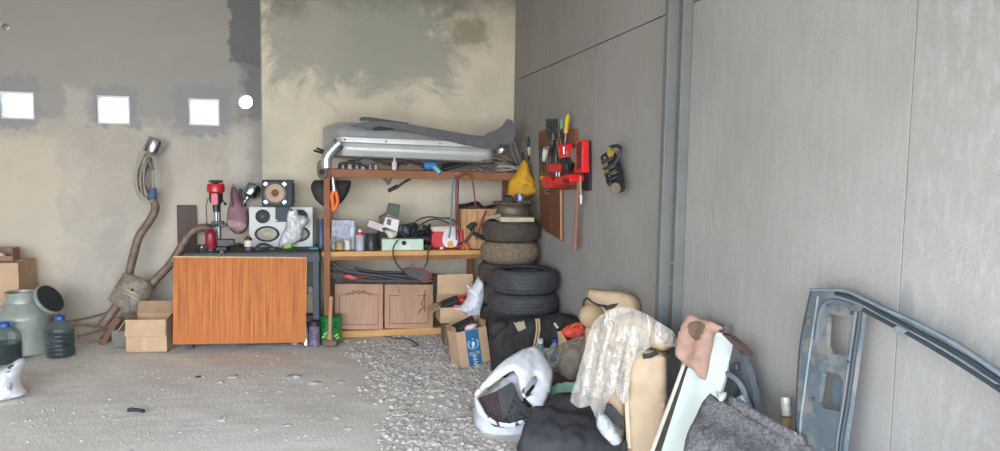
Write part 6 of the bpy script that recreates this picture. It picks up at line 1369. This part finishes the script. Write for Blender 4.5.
MB().trace([(561.5, 159), (570.5, 157.5), (571.5, 164), (571, 172), (565, 173), (563.5, 166), (561, 165)], lambda a, b_, n: Q2(a, b_, n), .05, step=4, mode='puff', edge=3).build('holster_body', M_DARKP, th, sharp=80)
MB().trace([(566, 165), (571, 164), (571, 170), (566, 171)], lambda a, b_, n: Q2(a, b_, n+.03), .01, step=8).build('violet_panel', mat('dark violet', (66, 48, 72), rough=.6), th)
th = thing('red_case', 'small red rounded case on the left of the wall tools', 'case', Q2(557, 171))
MB().trace(smooth_pts([(550.5, 166), (553, 164), (562, 163.7), (563.5, 166), (563, 170.5), (561, 171.8), (553, 172), (551, 169.5)], 2, True), lambda a, b_, n: Q2(a, b_, n), .06, step=4).build('case_body', M_REDP, th, bevel=.008)
th = thing('red_bin', 'left one of two red bins hanging below the wall tools', 'bin', PW_(.1)(553, 188))
MB().trace([(549, 178), (553, 176), (557, 177), (560, 182), (563, 186), (560, 188), (553, 188.5), (548.5, 184.5)], lambda a, b_, n: PW_(.08)(a, b_, n), .12, step=4).build('bin_body', M_REDP, th, bevel=.006)
th = thing('red_bin', 'right one of two red bins hanging below the wall tools', 'bin', PW_(.1)(570, 184))
MB().trace([(561, 179), (566, 176.5), (576.5, 174.5), (577, 181), (575, 183.5), (564, 185.5), (560, 182.5)], lambda a, b_, n: PW_(.08)(a, b_, n), .11, step=4).build('bin_body', M_REDP, th, bevel=.006)
for k in range(3): MB().tube([PW_(.14)(563+k*1.8, 180-.4*k), PW_(.14)(566+k*1.8, 184-.4*k)], .006, 6).build('rib', mat('dark red', (150, 22, 26), rough=.4), th)
def tool(nm, lb, parts, cat, loc):
    th = thing(nm, lb, cat, loc)
    for pn, pts, r, m in parts: MB().tube([Q2(*q) for q in pts], r, 10).build(pn, m, th)
    return th
M_GRN = mat('pale green handle', (122, 168, 146), rough=.4); M_YEL = mat('yellow handle', (216, 186, 50), rough=.35); M_YEL2 = mat('orange yellow grip', (226, 160, 58), rough=.4)
tool('screwdriver', 'pale green handled chisel sticking up from the wall tools', [('handle', ((561.6, 119.5), (562, 129)), [.013, .015], M_GRN), ('shaft', ((562, 129), (562.5, 140)), .007, M_DKMET)], 'screwdriver', Q2(562, 140))
tool('screwdriver', 'yellow-handled screwdriver, tallest of the wall tools', [('handle', ((568.6, 114), (567.6, 119), (566.6, 125)), [.012, .02, .018], M_YEL), ('grip', ((566.6, 125), (566, 133)), [.02, .02], M_YEL2), ('shaft', ((566, 133), (565, 143)), .007, M_GALV)], 'screwdriver', Q2(566, 142))
for k, x in enumerate((547.3, 550, 552.6, 555.2)):
    tool('black_file', ['leftmost of four black file tops above the brown board', 'second from left of four black file tops above the brown board', 'third from left of four black file tops above the brown board', 'rightmost of four black file tops above the brown board'][k], [('handle', ((x, 119.5-.2*k), (x+.2, 128)), [.014, .013], M_DARKP), ('blade', ((x+.2, 128), (x+.4, 140)), .008, M_DKMET)], 'file', Q2(x, 139))
th = thing('pliers', 'dark long-handled pliers hanging open on the brown board', 'pliers', Q2(553, 164))
for s in (-1, 1): MB().tube(smooth_pts([Q2(553, 138), Q2(554+s*.6, 144), Q2(553.5+s*2.4, 153), Q2(553+s*2.8, 164)], 4), [.014]*13, 8).build('handle', M_DKMET, th)
MB().tube([Q2(553.6, 145), Q2(553.6, 134)], [.024, .012], 10).build('jaws', M_SCR[1], th)
th = thing('cutter', 'white-handled cutter hanging left of the dark pliers', 'cutter', Q2(545, 163))
MB().tube([Q2(546, 148.5), Q2(545.2, 154), Q2(543.8, 161)], [.024, .026, .014], 10).build('handle', M_WHITE, th)
MB().tube([Q2(545, 147.3), Q2(549, 147.3)], .01, 8).build('blade', M_GALV, th)
th = thing('pliers', 'short brown-handled pincers right of the dark pliers', 'pliers', Q2(559, 163))
for s in (-1, 1): MB().tube(smooth_pts([Q2(559, 135), Q2(559+s*1.6, 142), Q2(558.6+s*1.2, 150)], 4), [.011]*9, 8).build('handle', mat('brown handle', (120, 84, 60), rough=.6), th)
MB().tube([Q2(559, 135), Q2(559.3, 131)], [.018, .01], 8).build('jaws', M_DKMET, th)
th = thing('steel_brush', 'grey metal bracket tool left of the red slotted rack', 'bracket', Q2(575, 160))
MB().trace([(572, 150), (577, 147), (578, 156), (577, 164), (573, 162), (571, 156)], lambda a, b_, n: Q2(a, b_, n-.01), .04, step=3).build('bracket_body', mat('mottled grey metal', (152, 146, 138), (112, 106, 100), rough=.5, metal=.3, sc=40), th, bevel=.006)
MB().tube([Q2(575, 147), Q2(578, 144)], .018, 8).build('black_grip', M_DARKP, th)
th = thing('yellow_tape', 'yellow tape measure hanging left of the red bins', 'tape measure', Q2(546, 180))
MB().trace(smooth_pts([(542, 177), (544, 175.7), (548, 176.6), (549, 178.5), (546, 180), (542.5, 179.6)], 2, True), lambda a, b_, n: PW_(.09)(a, b_, n), .04, step=3).build('case', mat('yellow case', (232, 196, 52), rough=.35), th, bevel=.006)
MB().tube([PW_(.09)(549, 178), PW_(.09)(552, 177)], .006, 6).build('tape_end', M_GALV, th)
for k, (x, y0, y1, lb) in enumerate(((541.8, 147, 158, 'leftmost small dark spanner on the brown board'), (543, 160, 172, 'lower of two small dark spanners at the left of the brown board'), (549.5, 150, 163, 'small spanner between the white cutter and the dark pliers'))):
    th = thing('spanner', lb, 'spanner', Q1(x, y1)); MB().tube([Q1(x, y0, .018), Q1(x+.4, (y0+y1)/2, .016), Q1(x+.2, y1, .016)], [.016, .009, .013], 8).build('spanner_body', M_SCR[1] if k == 2 else M_DKMET, th)
for k, x in enumerate((556.5, 559.2)):
    simple('drill_bit', ('left' if k == 0 else 'right')+' one of two thin bits hanging below the small red case', 'drill bit', MB().tube([Q2(x, 171), Q2(x+.1, 178)], .007, 8), M_GALV, Q2(x, 178))
tool('hanging_strap', 'long red-brown strap hanging from the wall tools down the wall', [('strap', ((578.5, 176), (577.8, 200), (576.5, 220), (575.2, 249)), [.014, .014, .016, .02], mat('red brown strap', (142, 100, 84), (120, 82, 68), rough=.7))], 'strap', Q2(576, 249))
tool('hanging_strap', 'thin pale strap hanging right beside the long red-brown strap', [('strap', ((580.5, 176), (580.5, 190), (581, 195)), [.008, .008, .006], mat('pale strap', (186, 160, 136), rough=.7)), ('buckle', ((581, 195), (581, 204)), [.012, .008], M_WHITE)], 'strap', Q2(581, 204))
simple('wall_hook', 'small pale hook on the brown board below the red bins', 'hook', MB().tube(smooth_pts([Q1(552, 189, .02), Q1(550, 192, .04), Q1(552.5, 194, .03)], 4), .008, 8), M_GALV, Q1(552, 194))
# heat gun hung by its cable
Q3 = PW_(.07)
th = thing('heat_gun', 'black power tool with wound yellow-black cable hanging on the right wall', 'power tool', Q3(618, 190))
MB().tube([Q3(613, 160, .0), Q3(616, 172, .0), Q3(619.5, 184, .01), Q3(621, 188, .02)], [.035, .042, .04, .044], 16).build('tool_body', M_DARKP, th)
MB().lathe([(0, 0), (.028, 0), (.034, .006), (.034, .02), (.028, .026), (0, .022)], 24, Matrix.Translation(Q3(621.5, 187.5, .03)) @ (V((-.75, -.5, -.25))).to_track_quat('Z', 'Y').to_matrix().to_4x4()).build('end_disc', mat('beige disc', (122, 106, 90), rough=.9), th)
rnd = random.Random(4)
for k in range(9):
    t = k/8; c0 = (611.5+t*6.5, 157+t*24); w_ = 5.2-abs(t-.5)*2
    pts = [Q3(c0[0]+w_*math.cos(a), c0[1]+3.2*math.sin(a+.6)+w_*.6*math.cos(a)*(-1 if k % 2 else .5), .02+.045*math.sin(a+.3)) for a in [2*PI*j/14 for j in range(14)]]
    MB().tube(pts, .0095, 7, closed=True).build('cable_turn', mat('yellow cable', (168, 142, 60), rough=.5) if k in (2, 4) else M_DARKP, th)
MB().tube(smooth_pts([Q3(612, 160, .03), Q3(611.5, 152, .03), Q3(614, 147, .02), Q3(618, 146, .0), Q3(621, 149, .0), Q3(620.5, 157, .01), Q3(619, 164, .03)], 4), .011, 8).build('hanging_loop', M_DARKP, th)
MB().tube([Q3(613.5, 150, .03), Q3(615.5, 154, .03)], .022, 10).build('yellow_collar', mat('dull yellow', (170, 146, 66), rough=.5), th)
# ================================================================== GRAVEL AND STONES
def inpoly(x, y, P):
    c = False
    for i in range(len(P)):
        (x1, y1), (x2, y2) = P[i], P[i-1]
        if (y1 > y) != (y2 > y) and x < (x2-x1)*(y-y1)/(y2-y1)+x1: c = not c
    return c
ico = bmesh.new(); bmesh.ops.create_icosphere(ico, subdivisions=1, radius=1); IV = [v.co.copy() for v in ico.verts]; IF = [tuple(v.index for v in f_.verts) for f_ in ico.faces]; ico.free()
def pebble(b, c, r, rnd, flat=.6):
    A = rotm(rnd.uniform(-.4, .4), rnd.uniform(-.4, .4), rnd.uniform(0, 6.3)).to_3x3(); s_ = V((rnd.uniform(.75, 1.3), rnd.uniform(.7, 1.1), flat*rnd.uniform(.7, 1.2)))
    b.add([c+A @ V((p.x*s_.x, p.y*s_.y, p.z*s_.z))*r*rnd.uniform(.8, 1.15) for p in IV], IF)
rnd = random.Random(31)
GP = [F(*q) for q in ((322, 345), (345, 338), (440, 333), (485, 340), (500, 372), (478, 400), (476, 436), (500, 440), (530, 446), (500, 475), (300, 475), (345, 420), (330, 380))]
GP2 = [(p.x, p.y) for p in GP]; xs_ = [p[0] for p in GP2]; ys_ = [p[1] for p in GP2]
mats = [mat('pale gravel', (196, 187, 178), (172, 163, 154), rough=.95, sc=20), mat('grey gravel', (176, 168, 162), (152, 145, 139), rough=.95, sc=20), mat('pinkish gravel', (198, 184, 173), (176, 161, 150), rough=.95, sc=20)]
bs = [MB(), MB(), MB()]
n = 0
while n < 6800:
    x, y = rnd.uniform(min(xs_), max(xs_)), rnd.uniform(min(ys_), max(ys_))
    if not inpoly(x, y, GP2): continue
    # thins out to the left and in a bare sandy patch
    d = noise.noise(V((x*1.3, y*1.3, 9)))
    if rnd.random() > 1.0+.8*d-1.9*max(0, (-1.05-x)): continue
    q = F(455, 403)
    if ((x-q.x)/.28)**2+((y-q.y)/.28)**2 < 1 and rnd.random() < .85: continue
    r = rnd.choice((.006, .007, .008, .01, .011, .013, .016, .022)); pebble(bs[rnd.choice((0, 0, 1, 2))], V((x, y, fz(x, y)+r*.2)), r, rnd); n += 1
gr = bs[0]; 
me = []
g = MB()
for k in range(3): me.append((len(g.f), k)); g.add(bs[k].v, bs[k].f)
go = g.build('gravel', mats, None, at=V((0, 0, 0)), flat=True)
cuts = [len(bs[0].f), len(bs[0].f)+len(bs[1].f)]
for i, pl in enumerate(go.data.polygons): pl.material_index = 0 if i < cuts[0] else (1 if i < cuts[1] else 2)
kind(go, 'stuff'); tag(go, 'grey and pinkish gravel spread over the earth floor before the rack', 'gravel')
b = MB()
n = 0
while n < 420:
    x, y = rnd.uniform(-4.6, -1.2), rnd.uniform(-3.6, -.6)
    if inpoly(x, y, GP2) or noise.noise(V((x*1.6, y*1.6, 4))) < rnd.uniform(-.3, .5): continue
    r = rnd.choice((.004, .005, .006, .008, .012)); pebble(b, V((x, y, fz(x, y)+r*.25)), r, rnd); n += 1
kind(tag(b.build('loose_pebbles', mat('dusty pebbles', (186, 178, 169), (160, 152, 143), rough=.95), None, at=V((0, 0, 0)), flat=True), 'fine pale pebbles scattered over the dusty floor on the left', 'pebbles'), 'stuff')
st = [((233, 377, 5.5), 'broad pale stone lying alone on the floor below the veneered board'), ((221, 382, 3.6), 'low dusty stone just left of the broad pale stone'), ((290, 379, 3), 'small white stone on the open floor right of the broad pale stone'), ((222, 420, 5), 'flattish stone low on the dusty floor at left of centre'), ((287, 425, 4.5), 'pale stone slab by itself near the bottom of the floor'),
      ((389, 412, 4), 'upright pointed pale stone on the left edge of the gravel'), ((294, 377, 8), 'flat broken slab of pale stone left of the gravel'), ((315, 383, 6.5), 'second flat slab right behind the first broken slab'), ((340, 382, 5), 'long thin slab at the upper left gravel edge'),
      ((348, 428, 5), 'rounded stone in the lower left of the gravel'), ((337, 418, 4), 'small grey stone above the rounded stone in the lower gravel'), ((346, 341, 3.4), 'white stone on the gravel just right of the green tin'), ((371, 341.5, 3.2), 'white stone on the gravel below the right cabinet door'), ((295, 343.5, 3), 'pale stone touching the lower right corner of the veneered board'), ((470, 447, 5.5), 'white brick chip on the gravel below the white bag'), ((198, 376.5, 2.6), 'small dark stone on the floor below the veneered board')]
for (px, py, rp), lb in st:
    c = F(px, py); r = rp*upx(c); b = MB(); ib = bmesh.new(); bmesh.ops.create_icosphere(ib, subdivisions=2, radius=1)
    sd_ = px*.37; flat = .32 if 'slab' in lb else .6
    b.add([V((p.co.x*r, p.co.y*r*.75, max(-.2*r, p.co.z*r*flat)))*(1+.6*noise.noise(p.co*1.6+V((sd_, 0, 0)))) for p in ib.verts], [tuple(v.index for v in f_.verts) for f_ in ib.faces]); ib.free()
    o = b.build('stone', M_DARKP if 'dark' in lb else M_STONE, None, local=True, flat=True); o.location = c+V((0, 0, .02*r+fz(c.x, c.y))); tag(o, lb, 'stone', 'larger stones on the floor')
simple('wire_scrap', 'thin dark bent wire on the gravel before the bottom board', 'wire', MB().tube(smooth_pts([F(384, 336, .05), F(395, 338, .03), F(408, 339, .02), F(418, 345, .012), F(412, 346, .012)], 4), .005, 6), M_DARKP, F(405, 341))
simple('black_strap', 'short black strap lying on the floor under the veneered board left half', 'strap', MB().tube(smooth_pts([F(128, 410, .012), F(134, 409.5, .016), F(144, 411, .012)], 4), .012, 8), M_DARKP, F(135, 410))
